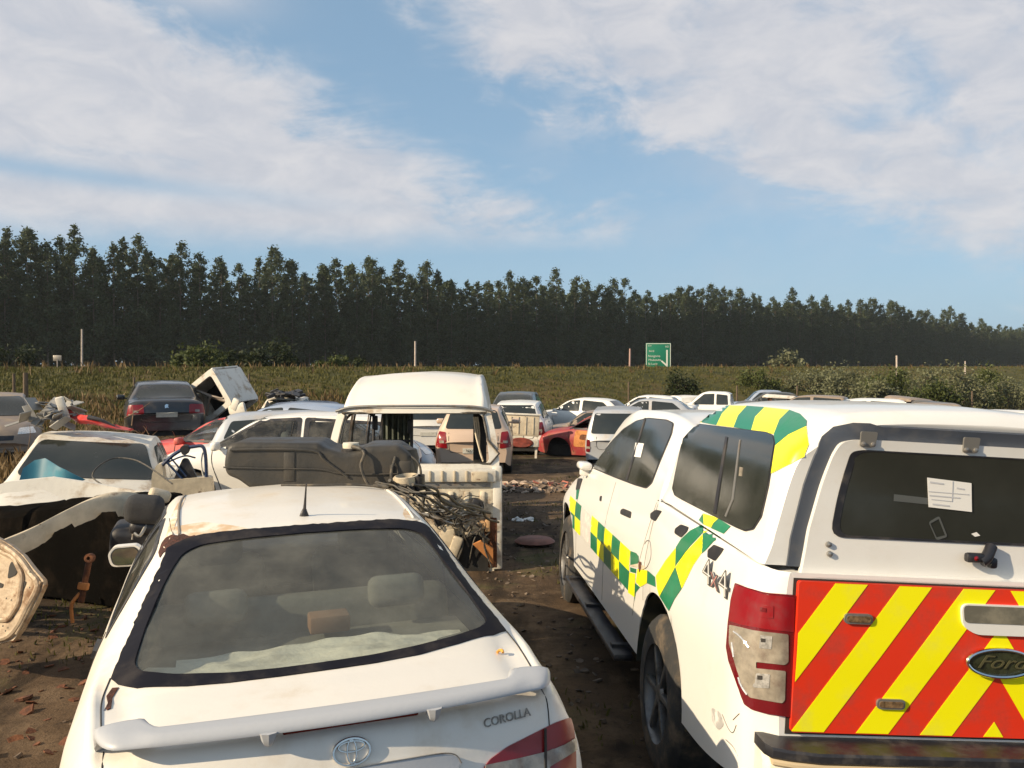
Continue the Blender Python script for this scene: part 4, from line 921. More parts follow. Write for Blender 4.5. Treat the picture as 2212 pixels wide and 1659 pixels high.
CB.panel('windscreen', 'top', ws, 'g_clear', .002, 0, .1, CO)
# drip channels on the roof, boot shut lines
for s in (-1, 1):
    CB.line('roof_channel', 'top', [(s * .50, 1.33), (s * .512, 1.6), (s * .515, 1.95), (s * .50, 2.32)], mat('drip_moulding', (.20, .17, .14), .7) if s < 0 else 'cor', .012, .001, CO)
CB.line('boot_seam', 'top', [(-.695, .60), (-.71, .50), (-.70, .38), (-.685, .26)], 'gap', .005, .0015, CO)
CB.line('boot_seam', 'top', [(.695, .60), (.71, .50), (.70, .38), (.685, .26)], 'gap', .005, .0015, CO)
CB.line('boot_seam', 'rear', [(-.672, .93), (-.664, .84), (-.655, .62)], 'gap', .004, .0015, CO)
CB.line('boot_seam', 'rear', [(.672, .93), (.664, .84), (.655, .62)], 'gap', .004, .0015, CO)
for s in (-1, 1): CB.line('roof_seam', 'px', [(388, 1165), (372, 1150), (366, 1120)] if s < 0 else [(925, 1128), (928, 1108), (915, 1090)], 'gap', .003, .001, CO)
# rust and peeled lacquer
CB.panel('rust_patch', 'px', roundpoly([(343, 1194), (350, 1174), (358, 1163), (371, 1156), (384, 1158), (396, 1154), (410, 1160), (421, 1157), (428, 1163), (404, 1168), (388, 1176), (372, 1178), (360, 1190), (352, 1196), (346, 1206)], 2), 'oldrust', .0035, .003, 12, CO)
CB.panel('rust_patch', 'px', [(225, 1536), (233, 1520), (230, 1505), (243, 1487), (257, 1486), (243, 1508), (240, 1531), (232, 1535), (228, 1530)], 'oldrust', .003, .003, 12, CO)
CB.panel('peeled_paint', 'px', roundpoly([(372, 1150), (398, 1158), (450, 1160), (520, 1150), (540, 1142), (505, 1136), (440, 1128), (395, 1135), (370, 1140)], 9), mat('worn_lacquer', (.60, .42, .25), .55, dirt=(.74, .68, .58), damt=1, dsc=9, dlo=.42, dhi=.62), .0018, 0, 12, CO)
CB.panel('peeled_paint', 'px', roundpoly([(868, 1108), (880, 1126), (925, 1124), (922, 1108), (905, 1090), (880, 1092)], 9), M['worn_lacquer'] if 'worn_lacquer' in M else bpy.data.materials['worn_lacquer'], .0018, 0, 12, CO)
CB.panel('peeled_paint', 'px', roundpoly([(345, 1190), (362, 1150), (372, 1110), (390, 1076), (402, 1074), (384, 1116), (374, 1150), (352, 1195)], 6), bpy.data.materials['worn_lacquer'], .0018, 0, 12, CO)
# roof dent lines and antenna
ab, an = CB.axis('px', 657, 1114, .0)
obj('antenna', join(tube([ab - Vector((0, 0, .01)), ab + Vector((0, -.004, .012)), ab + Vector((.002, .0, .03))], [.024, .009], 12, 3, sx=.6), tube([ab + Vector((.002, 0, .028)), ab + Vector((.004, -.012, .07)), ab + Vector((.006, -.045, .15))], [.0075, .0028], 8, 3)), 'trim', CO)
# spoiler: a flat wing along the boot edge whose ends sweep forward into feet
sv, sf = [], []; ns_, nc_ = 96, 14
for lay in (0, 1):
    for i in range(ns_ + 1):
        t_ = -1 + 2 * i / ns_; x = .694 * t_; ax_ = abs(x)
        tip = max(0, (ax_ - .615) / .079); yr = -.020 + .185 * x * x + .085 * tip ** 2.4; yf = .094 + .12 * x * x + .150 * ss(ax_, .52, .605) - .085 * tip ** 2.6
        for j in range(nc_ + 1):
            c_ = j / nc_; y = yr + (yf - yr) * c_
            zt_ = 1.004 + .020 * (1 - (2 * c_ - 1) ** 4) * (1 - .55 * tip ** 3) - .014 * t_ * t_
            dn = ss(y, .13, .19) * ss(ax_, .50, .56); zt_ += .004 * dn; zt_ -= .055 * ss(y, .17, .268) * ss(ax_, .50, .60) + .03 * ss(ax_, .56, .53) * dn
            ed = min(c_, 1 - c_, .12) / .12; th = .007 + .012 * ed + .045 * dn * ed
            sv.append((x, y, zt_ if lay == 0 else zt_ - th))
nn = nc_ + 1; B0 = (ns_ + 1) * nn
for i in range(ns_):
    for j in range(nc_):
        a = i * nn + j; sf += [(a, a + 1, a + nn + 1, a + nn), (B0 + a, B0 + a + nn, B0 + a + nn + 1, B0 + a + 1)]
    for a, b_ in ((i * nn, (i + 1) * nn), ((i + 1) * nn + nc_, i * nn + nc_)): sf.append((a, b_, B0 + b_, B0 + a))
for j in range(nc_): sf += [(j + 1, j, B0 + j, B0 + j + 1), (ns_ * nn + j, ns_ * nn + j + 1, B0 + ns_ * nn + j + 1, B0 + ns_ * nn + j)]
SP = obj('spoiler', (sv, sf), 'spoiler', CO, True, 75)
for x in (-.23, .25):   # tabs under the wing
    yy = .03
    obj('spoiler_tab', tube([(x, yy - .03, 1.0), (x, yy - .03, .975), (x, yy - .012, .958)], [.028, .009], 8, 3), 'spoiler', SP)
obj('brake_light', box(.01, .035, .982, .40, .03, .020, .006), 'darkred', SP)  # lens colour darkened to carry the shadow under the wing
# rear face
bx_, by_, bz_ = CB.axis('rear', 0, .905, 0)[0]
em = thing('emblem', None, None); em.parent = CO; em.location = (.003, by_ - .008, .908); em.rotation_euler = (R(77), 0, 0)
def ring(rx, ry, r, px=0, py=0, n=36): return tube([(px + math.cos(2 * math.pi * k / n) * rx, py + math.sin(2 * math.pi * k / n) * ry, 0) for k in range(n + 1)], r, 6, 0)
obj('emblem_rings', join(ring(.053, .037, .0045), ring(.038, .0145, .0028, 0, .0145), ring(.0135, .032, .0028, 0, .001)), 'chrome', em)
obj('emblem_back', xf(lathe([(-.004, .001), (-.004, 1)], 32, 'z'), Matrix.Diagonal((.052, .036, 1, 1))), 'cor', em)
tx_ = CB.axis('rear', .508, .905, .001)[0]
text('lettering', 'COROLLA', .038, 'dull', CO, Matrix.Translation((.508, tx_.y - .004, .905)) @ Euler((R(76), 0, R(12))).to_matrix().to_4x4(), .002, 0, 1.0)
tl = CB.panel('tail_light', 'px', roundpoly([(1042, 1662), (1058, 1640), (1095, 1613), (1150, 1585), (1200, 1560), (1230, 1550), (1237, 1574), (1241, 1610), (1243, 1680), (1243, 1740), (1042, 1740)], 6), 'tailred', .006, .02, 7, CO)
CB.panel('amber_band', 'px', [(1044, 1672), (1046, 1653), (1110, 1640), (1177, 1624), (1215, 1608), (1238, 1594), (1240, 1604), (1241, 1620), (1184, 1657), (1180, 1690), (1044, 1700)], 'lens', .012, .004, 7, tl)
CB.panel('lamp_seam', 'px', [(1171, 1574), (1175, 1573), (1177, 1700), (1172, 1700)], 'gap', .0145, .004, 7, tl)
tl2 = CB.panel('tail_light', 'rear', [(-.84, .66), (-.80, .80), (-.66, .775), (-.42, .70), (-.42, .62), (-.8, .6)], 'tailred', .006, .02, .06, CO, r=.02)
pg_ = CB.panel('plate_garnish', 'px', roundpoly([(560, 1700), (600, 1688), (780, 1656), (880, 1639), (950, 1628), (978, 1630), (992, 1646), (985, 1664), (960, 1680), (780, 1712), (600, 1740), (560, 1735)], 8), 'spoiler', .014, .02, 14, CO)
CB.line('garnish_edge', 'px', [(600, 1688), (780, 1655), (880, 1638), (950, 1627), (980, 1630), (993, 1648)], 'dull', .004, .015, pg_)
CB.panel('plate_recess', 'rear', roundpoly([(-.40, .56), (-.40, .735), (.40, .735), (.40, .56)], .02), 'dirtwhite', .003, .01, .08, CO)
CB.panel('bumper', 'rear', roundpoly([(-.80, .28), (-.82, .56), (.82, .56), (.80, .28)], .05), 'cor', .055, .07, .08, CO)
# snail-like orange scrap on the boot lid
q, _ = CB.axis('px', 1073, 1412, .004)
o = obj('orange_peel', tube([(0, 0, 0), (.008, .006, .006), (.018, .002, .008), (.022, -.008, .003)], .0055, 7, 4), mat('orange_peel', (.7, .33, .06), .6), None)
o.location = Matrix.Translation(CO.location) @ (CO.rotation_euler.to_matrix() @ q); tag(o, 'small curl of orange peel lying on the boot lid of the white sedan', 'peel')
# inside: shelf with a pale cloth, seats, head rests, wheel
def sheet(x0, x1, y0, y1, z, amp, n=40, fn=None):
    v = [(x0 + (x1 - x0) * i / n, y0 + (y1 - y0) * j / n, z + (fn(i / n, j / n) if fn else 0) + amp * mn.noise(Vector((i * .16, j * .16, 2)))) for j in range(n + 1) for i in range(n + 1)]
    return v, [(j * (n + 1) + i, j * (n + 1) + i + 1, (j + 1) * (n + 1) + i + 1, (j + 1) * (n + 1) + i) for j in range(n) for i in range(n)]
obj('parcel_shelf', box(0, .84, .905, 1.26, .52, .03), 'seat', CO)
cl = obj('shelf_cloth', sheet(-.50, .575, .50, .84, .962, .014, 50, lambda a, b: .010 * math.sin(a * 9 + b * 3) - .002 - .012 * (abs(a - .5) * 2) ** 4), 'cloth', None)
cl.location = CO.location; cl.rotation_mode = 'YXZ'; cl.rotation_euler = CO.rotation_euler; tag(cl, 'crumpled pale cloth lying on the parcel shelf inside the white sedan', 'cloth')
obj('rear_seat', join(xf(box(0, 0, 0, 1.24, .16, .56, .06, 3), TR(0, 1.16, .78, -14)), box(0, 1.45, .48, 1.22, .5, .2, .06, 3)), 'seat', CO)
for s in (-1, 1):
    obj('front_seat', join(xf(box(0, 0, 0, .48, .16, .62, .07, 3), TR(s * .36, 1.98, .76, -14)), box(s * .36, 2.28, .46, .5, .5, .18, .06, 3), xf(box(0, 0, 0, .26, .1, .18, .05, 3), TR(s * .36, 1.87, 1.14, -10))), 'seat', CO)
    obj('head_rest', xf(box(0, 0, 0, .24, .09, .13, .04, 3), TR(s * .36, 1.06, 1.07, -14)), 'seat', CO)
    obj('speaker_pod', xf(box(0, 0, 0, .17, .14, .05, .02, 2), TR(s * .545, .70, .935, 0, 0, s * 20)), 'cloth' if s < 0 else 'seat', CO)
obj('box_on_seat', box(.07, 1.00, .985, .16, .10, .07, .01), mat('cardboard', (.24, .13, .075), .9), CO)
obj('dashboard', box(0, 2.85, .82, 1.36, .45, .25, .08, 3), 'trim', CO)
obj('interior_floor', join(box(0, 2.1, .25, 1.4, 3.2, .1), box(-.72, 1.9, .55, .04, 2.6, .7), box(.72, 1.9, .55, .04, 2.6, .7), box(0, .72, .6, 1.35, .04, .55)), 'dark', CO, False)
# left door mirror
mp = at(272, 1203, 4.95)
mr = thing('door_mirror', None, None); mr.parent = CO; q = CB.inv @ mp; mr.location = q; mr.rotation_euler = (0, 0, R(-4))
mo = roundpoly([(-.082, -.055), (-.10, .02), (-.07, .062), (.06, .066), (.088, .03), (.088, -.02), (.04, -.058)], .03)
bm = gridpoly(mo, 1); obj('mirror_housing', join(shell(bm, lambda a, b: (Vector((a, .0, b)), Vector((0, 1, 0))), .07), xf(box(0, .075, 0, .13, .05, .08, .02, 2), TR(0, 0, 0)), tube([(.08, .03, -.03), (.16, .04, -.07)], .022, 8, 0)), 'cor', mr)
bm = gridpoly(shrink(mo, .86), 1); obj('mirror_rim', shell(bm, lambda a, b: (Vector((a, -.004, b)), Vector((0, 1, 0))), .003), 'trim', mr)
bm = gridpoly(shrink(mo, .80), 1); obj('mirror_glass', shell(bm, lambda a, b: (Vector((a, -.007 - .02 * a, b)), Vector((0, 1, 0))), .002), mat('mirror_surface', (.8, .84, .8), .02, metal=1), mr)
for y in (.92, 3.42):
    for s in (-1, 1): wheel(CO, s * .735, y, .29, .29, .18, 8, side=s)
for s in ('left', 'right'):
    CB.line('door_seam', s, [(1.16, .66), (1.22, .8), (1.28, .95)], 'gap', .008, 0, CO); CB.line('door_seam', s, [(1.83, .25), (1.83, .96)], 'gap', .008, 0, CO); CB.line('door_seam', s, [(2.95, .3), (3.02, .8), (2.98, .95)], 'gap', .008, 0, CO)
    CB.panel('door_handle', s, [(1.42, .80), (1.42, .83), (1.58, .83), (1.58, .80)], 'trim', .02, .02, .3, CO)
for s in (-1, 1):
    CB.panel('headlight', 'front', [(s * .40, .60), (s * .42, .70), (s * .66, .68), (s * .66, .60)], 'lens2', .006, .02, .06, CO, r=.02)
CB.panel('grille', 'front', [(-.35, .58), (-.35, .66), (.35, .66), (.35, .58)], 'trim', .005, .02, .06, CO, r=.02)
obj('underbody', box(0, 2.1, .24, 1.3, 4.0, .2), 'dark', CO)
# ---------------------------------------------------------------- the ambulance pickup
RA = thing('ambulance_pickup', 'white ambulance pickup with canopy, green and yellow checks and red-yellow chevron tailgate', 'pickup', (1.692, 3.019, 0), (R(-1.1), R(3.5), R(4.43)), mode='YXZ')
rrows = [(0, 1.248, .74, .01, .785, 1.232, .80, .95, .78, .56), (.012, 1.250, .76, .01, .83, 1.232, .865, .95, .85, .53), (.04, 1.252, .78, .012, .85, 1.234, .90, .95, .885, .50), (.15, 1.257, .80, .012, .865, 1.238, .915, .95, .905, .46), (.6, 1.272, .81, .012, .872, 1.248, .92, .95, .915, .42), (1.2, 1.288, .81, .012, .875, 1.26, .932, .95, .925, .42), (1.50, 1.298, .81, .012, .875, 1.266, .922, .95, .91, .42), (1.53, 1.31, .80, .02, .872, 1.268, .92, .95, .905, .42),
 (1.58, 1.62, .73, .04, .865, 1.26, .92, .95, .905, .42), (1.66, 1.725, .70, .045, .862, 1.255, .92, .95, .905, .42), (2.3, 1.785, .70, .05, .86, 1.245, .92, .95, .905, .42), (2.9, 1.775, .70, .05, .86, 1.235, .92, .95, .905, .42), (3.25, 1.72, .70, .05, .86, 1.22, .92, .94, .905, .42), (4.05, 1.19, .81, .05, .865, 1.15, .925, .93, .91, .42), (4.4, 1.14, .74, .05, .85, 1.08, .925, .9, .91, .44), (5.0, 1.05, .68, .05, .80, .98, .89, .85, .87, .46), (5.28, .95, .6, .03, .7, .88, .8, .75, .78, .45), (5.35, .8, .5, .02, .6, .75, .7, .65, .68, .45)]
def rbend(x, y, z): return (x, y + (4.2 * max(0, abs(x) - .77) ** 2 * max(0, 1 - y / .8) if y < .8 else 0) - (.25 * (x / .9) ** 2 * max(0, 1 - (5.35 - y) / .8) if y > 4.55 else 0), z)
rbody = loft(rrows, .03, [(1.2, .39, .475), (4.42, .39, .475)], 5, rbend, True)
crow = [(-.02, 1.815, .585, .045, .745, 1.62, .805, 1.40, .845, 1.262), (-.008, 1.842, .60, .05, .76, 1.64, .818, 1.40, .855, 1.262), (.04, 1.866, .605, .055, .768, 1.64, .825, 1.40, .860, 1.264), (.5, 1.884, .605, .06, .77, 1.64, .826, 1.41, .862, 1.278), (1.1, 1.884, .605, .06, .77, 1.64, .826, 1.42, .862, 1.294), (1.42, 1.868, .60, .06, .768, 1.64, .825, 1.42, .861, 1.302), (1.50, 1.85, .58, .05, .762, 1.63, .82, 1.42, .858, 1.305), (1.52, 1.80, .56, .04, .74, 1.60, .80, 1.41, .845, 1.306)]
def cb2(x, y, z): return (x, y + .13 * max(0, z - 1.25) * max(0, 1 - max(y, 0) / .5) + .10 * (x / .85) ** 4 * max(0, 1 - max(0, y) / .4), z)
cano = loft(crow, .04, (), 5, cb2, True)
RB_ = Bod(rbody, RA); CN = Bod(cano, RA); ALL = Bod(join(rbody, cano), RA)
obj('body', rbody, 'ran', RA); CNO = obj('canopy', cano, 'ran', RA)
Z7 = lambda *P: [((1700 + x / 1.843) / 1.4755, (1200 + y / 1.843) / 1.4755) for x, y in P]
Z8 = lambda *P: [((2200 + x / 1.75) / 1.4755, (1500 + y / 1.75) / 1.4755) for x, y in P]
Z2 = lambda *P: [((1700 + x / 3.318) / 1.4755, (1500 + y / 3.318) / 1.4755) for x, y in P]
def pp(name, poly, m, off=.003, thick=.003, r=0, g=9, B=None, parent=None, holes=None): return (B or ALL).panel(name, 'px', poly, m, off, thick, g, parent or RA, r, holes)
# canopy rear door
def sym(L_): return L_ + [(-x, z) for x, z in L_[::-1]]
gas_o = sym([(-.765, 1.262), (-.758, 1.36), (-.716, 1.56), (-.682, 1.67), (-.655, 1.735), (-.615, 1.772), (-.55, 1.790), (-.45, 1.793)])
gas_i = sym([(-.735, 1.262), (-.73, 1.36), (-.68, 1.56), (-.640, 1.695), (-.615, 1.728), (-.56, 1.742), (-.45, 1.746)])
CN.panel('door_gasket', 'rear', gas_o, mat('grey_gasket', (.055, .065, .085), .55, dirt=(.14, .13, .12), damt=.4, dsc=9), .012, .02, .07, CNO)
door = sym([(-.722, 1.228), (-.70, 1.40), (-.66, 1.56), (-.622, 1.68), (-.600, 1.722), (-.55, 1.735), (-.45, 1.738)])
wino = roundpoly(sym([(-.605, 1.385), (-.585, 1.52), (-.545, 1.688), (-.50, 1.697)]), .05)
def dfn(a, b): q, n = CN.axis('rear', a, max(b, 1.27), .035); q.z = b; return q, Vector((0, 1, 0))
DO = obj('canopy_door', shell(gridpoly(roundpoly(door, .02), .07), dfn, .03), 'ran', CNO)
def pl(name, poly, m, off, thick=.004, parent=None, r=0, B=None, g=.09, holes=None):
    if r: poly = roundpoly(poly, r)
    return obj(name, shell(gridpoly(poly, g, holes), lambda a, b: (dfn(a, b)[0] - Vector((0, off, 0)), Vector((0, 1, 0))), thick), m, parent or DO)
pl('door_window', shrink(wino, 1.0), 'g_opaque', .003)
pl('window_seal', shrink(wino, 1.03), 'trim', .0045, .006, holes=[shrink(wino, .985)])
pl('bottom_seal', [(-.705, 1.192), (-.705, 1.226), (.705, 1.226), (.705, 1.192)], mat('dark_seal', (.03, .035, .045), .4, coat=.3), .01, .03, r=.008)
pl('paper_sheet', [(-.268, 1.612), (-.258, 1.505), (-.092, 1.495), (-.098, 1.60)], 'paper', .008, .001)
for z, a, b_, w_ in ((1.596, -.258, -.205, .003), (1.562, -.262, -.105, .0014), (1.548, -.258, -.14, .002), (1.534, -.25, -.17, .0012), (1.517, -.245, -.18, .0026), (1.580, -.155, -.125, .0025)):
    pl('paper_writing', [(a, z - w_), (a, z + w_), (b_, z + w_ - .004), (b_, z - w_ - .004)], mat('faded_ink', (.50, .50, .52), .8) if 'faded_ink' not in bpy.data.materials else bpy.data.materials['faded_ink'], .0095, .0003)
pl('paper_writing', [(-.172, 1.53), (-.172, 1.604), (-.169, 1.604), (-.169, 1.53)], bpy.data.materials['faded_ink'], .0095, .0003)
# ghost outline of a phone sticker and smears on the glass
pl('sticker_ghost', [(-.255, 1.45), (-.215, 1.475), (-.18, 1.40), (-.222, 1.385)], mat('glass_smear', (.085, .09, .085), .3, coat=.4), .0055, .0004, r=.01, holes=[[(-.248, 1.445), (-.217, 1.463), (-.190, 1.405), (-.222, 1.396)]])
pl('glass_streak', [(-.39, 1.520), (-.39, 1.545), (-.13, 1.530), (-.13, 1.508)], bpy.data.materials['glass_smear'], .005, .0004)
pl('glass_chip', [(-.09, 1.415), (-.07, 1.422), (-.055, 1.41), (-.075, 1.405)], 'paper', .0055, .0006)
for x in (-.505, -.115, .505):   # hinges
    h = pl('hinge', [(x - .028, 1.712), (x - .031, 1.768), (x + .031, 1.768), (x + .028, 1.712)], mat('hinge_metal', (.26, .25, .23), .4, metal=.5), .008, .008, r=.008)
    for dx in (-.018, .018):
        q = dfn(x + dx, 1.722)[0]; obj('bolt', xf(lathe([(.0, .009), (-.006, .008), (-.008, .001)], 10, 'y'), TR(q.x, q.y - .008, q.z)), 'dull', h)
for (x, z) in ((-.628, 1.352), (-.622, 1.318)):
    q = dfn(x, z)[0]; obj('stud', xf(lathe([(.0, .011), (-.008, .010), (-.012, .001)], 12, 'y'), TR(q.x, q.y - .002, q.z)), 'dull', DO)
q = dfn(-.045, 1.345)[0]
hd = obj('door_handle', join(tube([q + Vector((.03, -.012, .03)), q + Vector((.0, -.03, -.01)), q + Vector((-.02, -.03, -.025))], [.02, .022], 10, 3), box(q.x - .045, q.y - .03, q.z - .012, .07, .03, .035, .01), box(q.x + .03, q.y - .02, q.z - .03, .03, .03, .04, .01)), 'trim', DO)
obj('handle_dot', xf(lathe([(0, .009), (-.004, .001)], 10, 'y'), TR(q.x - .048, q.y - .046, q.z - .012)), 'tailred', hd)
# tailgate with chevrons
TGZ0, TGZ1, TGX = .692, 1.228, .752
def tfn(off):
    def f(a, b): return Vector((a, -.022 - off + .05 * max(0, (.965 - b)) - .03 * max(0, .93 - b), b)), Vector((0, 1, 0))
    return f
def clip(P, a, b, c):   # keep a*x + b*z <= c
    o = []
    for i in range(len(P)):
        p, q = P[i], P[(i + 1) % len(P)]; dp, dq = a * p[0] + b * p[1] - c, a * q[0] + b * q[1] - c
        if dp <= 0: o.append(p)
        if dp * dq < 0: t_ = dp / (dp - dq); o.append((p[0] + (q[0] - p[0]) * t_, p[1] + (q[1] - p[1]) * t_))
    return o
TG = obj('tailgate', shell(gridpoly(roundpoly([(-TGX, TGZ0), (-TGX - .004, TGZ1), (TGX + .004, TGZ1), (TGX, TGZ0)], .012), .06), tfn(0), .045), 'orange', RA)
SL = .69; PD = .119
for s in (-1, 1):
    for k in range(-1, 9):
        if k % 2: continue
        # yellow band between boundaries k and k+1, measured at the tailgate's upper edge
        b0 = -.628 + PD * k; b1 = b0 + PD
        half = [(-TGX + .003, TGZ0 + .004), (-TGX + .003, TGZ1 - .002), (0, TGZ1 - .002), (0, TGZ0 + .004)]
        P = clip(half, -1, SL, -(b0 - SL * 1.22) ) ; P = clip(P, 1, -SL, b1 - SL * 1.22) if len(P) > 2 else P
        if len(P) > 2:
            P = [(x * -s, z) for x, z in P]
            if s < 0: pass
            obj('chevron_stripe', shell(gridpoly(P, .06), tfn(.0016), .001), 'yellow', TG)
hdl = obj('tailgate_handle', shell(gridpoly(roundpoly([(-.150, 1.095), (-.16, 1.175), (.16, 1.175), (.15, 1.095), (.10, 1.066), (-.10, 1.066)], .03), .05), tfn(.012), .012), 'ran', TG)
obj('handle_recess', shell(gridpoly(roundpoly([(-.145, 1.108), (-.152, 1.170), (.152, 1.170), (.145, 1.108)], .018), .05), tfn(.014), .003), mat('worn_handle', (.13, .12, .09), .5, dirt=(.28, .25, .18), damt=.6, dsc=14), hdl)
def oval(cx, cz, rx, rz, n=40): return [(cx + math.cos(2 * math.pi * k / n) * rx, cz + math.sin(2 * math.pi * k / n) * rz) for k in range(n)]
bd = obj('badge', shell(gridpoly(oval(-.002, .968, .122, .047), .05), tfn(.012), .012), mat('badge_enamel', (.03, .035, .018), .2, coat=.6, vary=.4, vsc=30), TG)
obj('badge_rim', tube([(x, -.036 + (0 if z > .955 else -.003), z) for x, z in oval(-.002, .968, .124, .049)] + [(.122, -.036, .968)], .0065, 8, 0), 'chrome', bd)
M['badge_ink'] = mat('badge_lettering', (.13, .12, .06), .3, metal=.4)
text('badge_lettering', 'Ford', .066, 'badge_ink', bd, Matrix.Translation((-.002, -.0375, .970)) @ Euler((R(90), 0, 0)).to_matrix().to_4x4(), .0012, .45, 1.45)
for (x, z) in ((-.535, 1.105), (-.395, .805), (.535, 1.105), (.395, .805)):
    lp = obj('strobe_light', shell(gridpoly(roundpoly([(x - .052, z - .018), (x - .052, z + .018), (x + .052, z + .018), (x + .052, z - .018)], .017), .1), tfn(.010), .010), 'dull', TG)
    obj('strobe_lens', shell(gridpoly(roundpoly([(x - .044, z - .011), (x - .044, z + .011), (x + .044, z + .011), (x + .044, z - .011)], .010), .1), tfn(.013), .004), mat('strobe_amber', (.16, .10, .05), .2, coat=.6, vary=.6, vsc=80) if 'strobe_amber' not in bpy.data.materials else bpy.data.materials['strobe_amber'], lp)
RB_.panel('tailgate_gap', 'rear', [(-.768, .68), (-.768, 1.235), (.768, 1.235), (.768, .68)], 'gap', .002, 0, .06, RA)
# bumper with black step pad
bp_ = []
def bar(x, y0, y1, z0, z1): return [(x, y0, z0), (x, y0 - .0, z1), (x, y1, z1), (x, y1, z0)]
def barloft(xs, fy0, y1, z0, z1, bev=.01):
    v, f = [], []
    for x in xs:
        y0 = fy0(x); v += [(x, y1, z0), (x, y0 + bev, z0), (x, y0, z0 + bev), (x, y0, z1 - bev), (x, y0 + bev, z1), (x, y1, z1)]
    for i in range(len(xs) - 1):
        for j in range(6): f.append((i * 6 + j, i * 6 + (j + 1) % 6, (i + 1) * 6 + (j + 1) % 6, (i + 1) * 6 + j))
    f.append(tuple(range(6))); f.append(tuple((len(xs) - 1) * 6 + j for j in range(6))[::-1]); return v, f
bx = [-.865, -.85, -.80, -.7, -.5, -.25, 0, .25, .5, .7, .80, .85, .865]
BU = obj('bumper', barloft(bx, lambda x: -.135 + .9 * max(0, abs(x) - .70) ** 1.6 + (.03 if abs(x) > .86 else 0), .02, .42, .632, .025), mat('bumper_paint', (.78, .74, .62), .45, coat=.3, dirt=(.5, .36, .2), damt=.6, dsc=3), RA)
obj('step_pad', barloft(bx, lambda x: -.150 + .9 * max(0, abs(x) - .70) ** 1.6 + (.03 if abs(x) > .86 else 0), .03, .634, .672, .008), 'trim', BU)
obj('pad_lip', barloft([x * .98 for x in bx], lambda x: -.150 + .9 * max(0, abs(x) - .70) ** 1.6, -.02, .612, .6335, .006), mat('tan_dust', (.48, .38, .24), .7), BU)
# tail lights
TLp = Z8((262, 628), (330, 655), (420, 678), (585, 692), (585, 900), (575, 1180), (556, 1372), (430, 1352), (350, 1330), (308, 1300), (268, 1180), (225, 1060), (212, 985), (222, 850), (238, 720))
TL = pp('tail_light', TLp, 'darkred', .010, .03, 3, 8, RB_)
pp('red_lens', Z8((268, 640), (420, 690), (575, 703), (570, 895), (460, 885), (300, 862), (232, 840), (245, 720)), 'tailred', .0125, .004, 3, 8, RB_, TL)
pp('clear_lens', Z8((235, 862), (372, 890), (540, 908), (540, 1062), (520, 1078), (372, 1062), (372, 1098), (525, 1112), (520, 1275), (505, 1290), (345, 1262), (310, 1225), (270, 1090), (232, 960)), 'lens', .013, .004, 3, 8, RB_, TL)
pp('reflector', Z8((395, 912), (462, 920), (458, 990), (390, 985)), 'lens2', .0150, .002, 2, 8, RB_, TL); pp('reflector', Z8((372, 1125), (450, 1130), (445, 1208), (362, 1203)), 'lens2', .0150, .002, 2, 8, RB_, TL)
pp('reflector', Z8((385, 745), (470, 752), (468, 820), (385, 812)), 'tailred', .0155, .003, 2, 8, RB_, TL)
pp('bulb', Z8((400, 930), (425, 932), (425, 952), (400, 950)), 'gap', .0168, .001, 1, 8, RB_, TL); pp('bulb', Z8((380, 1135), (408, 1137), (408, 1160), (380, 1158)), 'gap', .0168, .001, 1, 8, RB_, TL); pp('bulb', Z8((405, 760), (430, 762), (430, 785), (405, 783)), 'darkred', .018, .001, 1, 8, RB_, TL)
for P in (((262, 900), (300, 930), (340, 985)), ((252, 960), (262, 1040)), ((285, 1150), (300, 1200), (330, 1245))):
    RB_.line('reflector_edge', 'px', Z8(*P), 'lens2', .009, .0145, TL)
RB_.panel('tail_light', 'rear', [(.772, .76), (.772, 1.17), (.86, 1.175), (.885, 1.10), (.89, .95), (.87, .82), (.84, .76)], 'tailred', .012, .03, .05, RA, r=.02)
# side windows
GP = [(1282, 1010), (1298, 985), (1325, 952), (1348, 928), (1375, 911), (1400, 905), (1440, 909), (1454, 916), (1450, 938), (1424, 1000), (1408, 1042), (1396, 1053), (1372, 1046), (1330, 1030)]
def grow(P, k): cx = sum(p[0] for p in P) / len(P); cy = sum(p[1] for p in P) / len(P); return [(cx + (x - cx) * k, cy + (y - cy) * k) for x, y in P]
pp('window_seal', grow(GP, 1.035), 'trim', .003, .01, 4, 12, RB_); pp('side_window', GP, 'g_opaque', .0045, .002, 4, 12, RB_)
pp('window_pillar', [(1394, 904), (1397, 904), (1357, 1038), (1353, 1037)], 'trim', .008, .004, 0, 12, RB_)
pp('window_sticker', [(1375, 957), (1393, 959), (1386, 989), (1370, 987)], 'paper', .0075, .001, 0, 12, RB_)
pp('window_sticker', [(1378, 962), (1389, 963), (1383, 984), (1374, 983)], mat('pale_print', (.62, .60, .60), .8), .0088, .0003, 0, 12, RB_)
CP = [(1488, 919), (1500, 917), (1655, 936), (1670, 943), (1674, 958), (1660, 1050), (1645, 1115), (1628, 1142), (1610, 1146), (1590, 1138), (1475, 1079), (1460, 1070), (1455, 1055), (1462, 1020), (1478, 945)]
pp('canopy_window_seal', grow(CP, 1.02), 'trim', .004, .01, 3, 12, CN, CNO); pp('canopy_window', CP, 'g_opaque', .006, .002, 4, 12, CN, CNO)
pp('window_bar', [(1570, 945), (1575, 946), (1550, 1112), (1544, 1109)], 'trim', .009, .004, 0, 12, CN, CNO); pp('window_bar', [(1600, 952), (1603, 952), (1588, 1080), (1572, 1118), (1569, 1115), (1584, 1080)], 'dull', .0085, .003, 0, 12, CN, CNO)
pp('window_latch', [(1602, 1010), (1608, 1011), (1606, 1030), (1600, 1029)], 'lens', .0095, .004, 0, 12, CN, CNO)
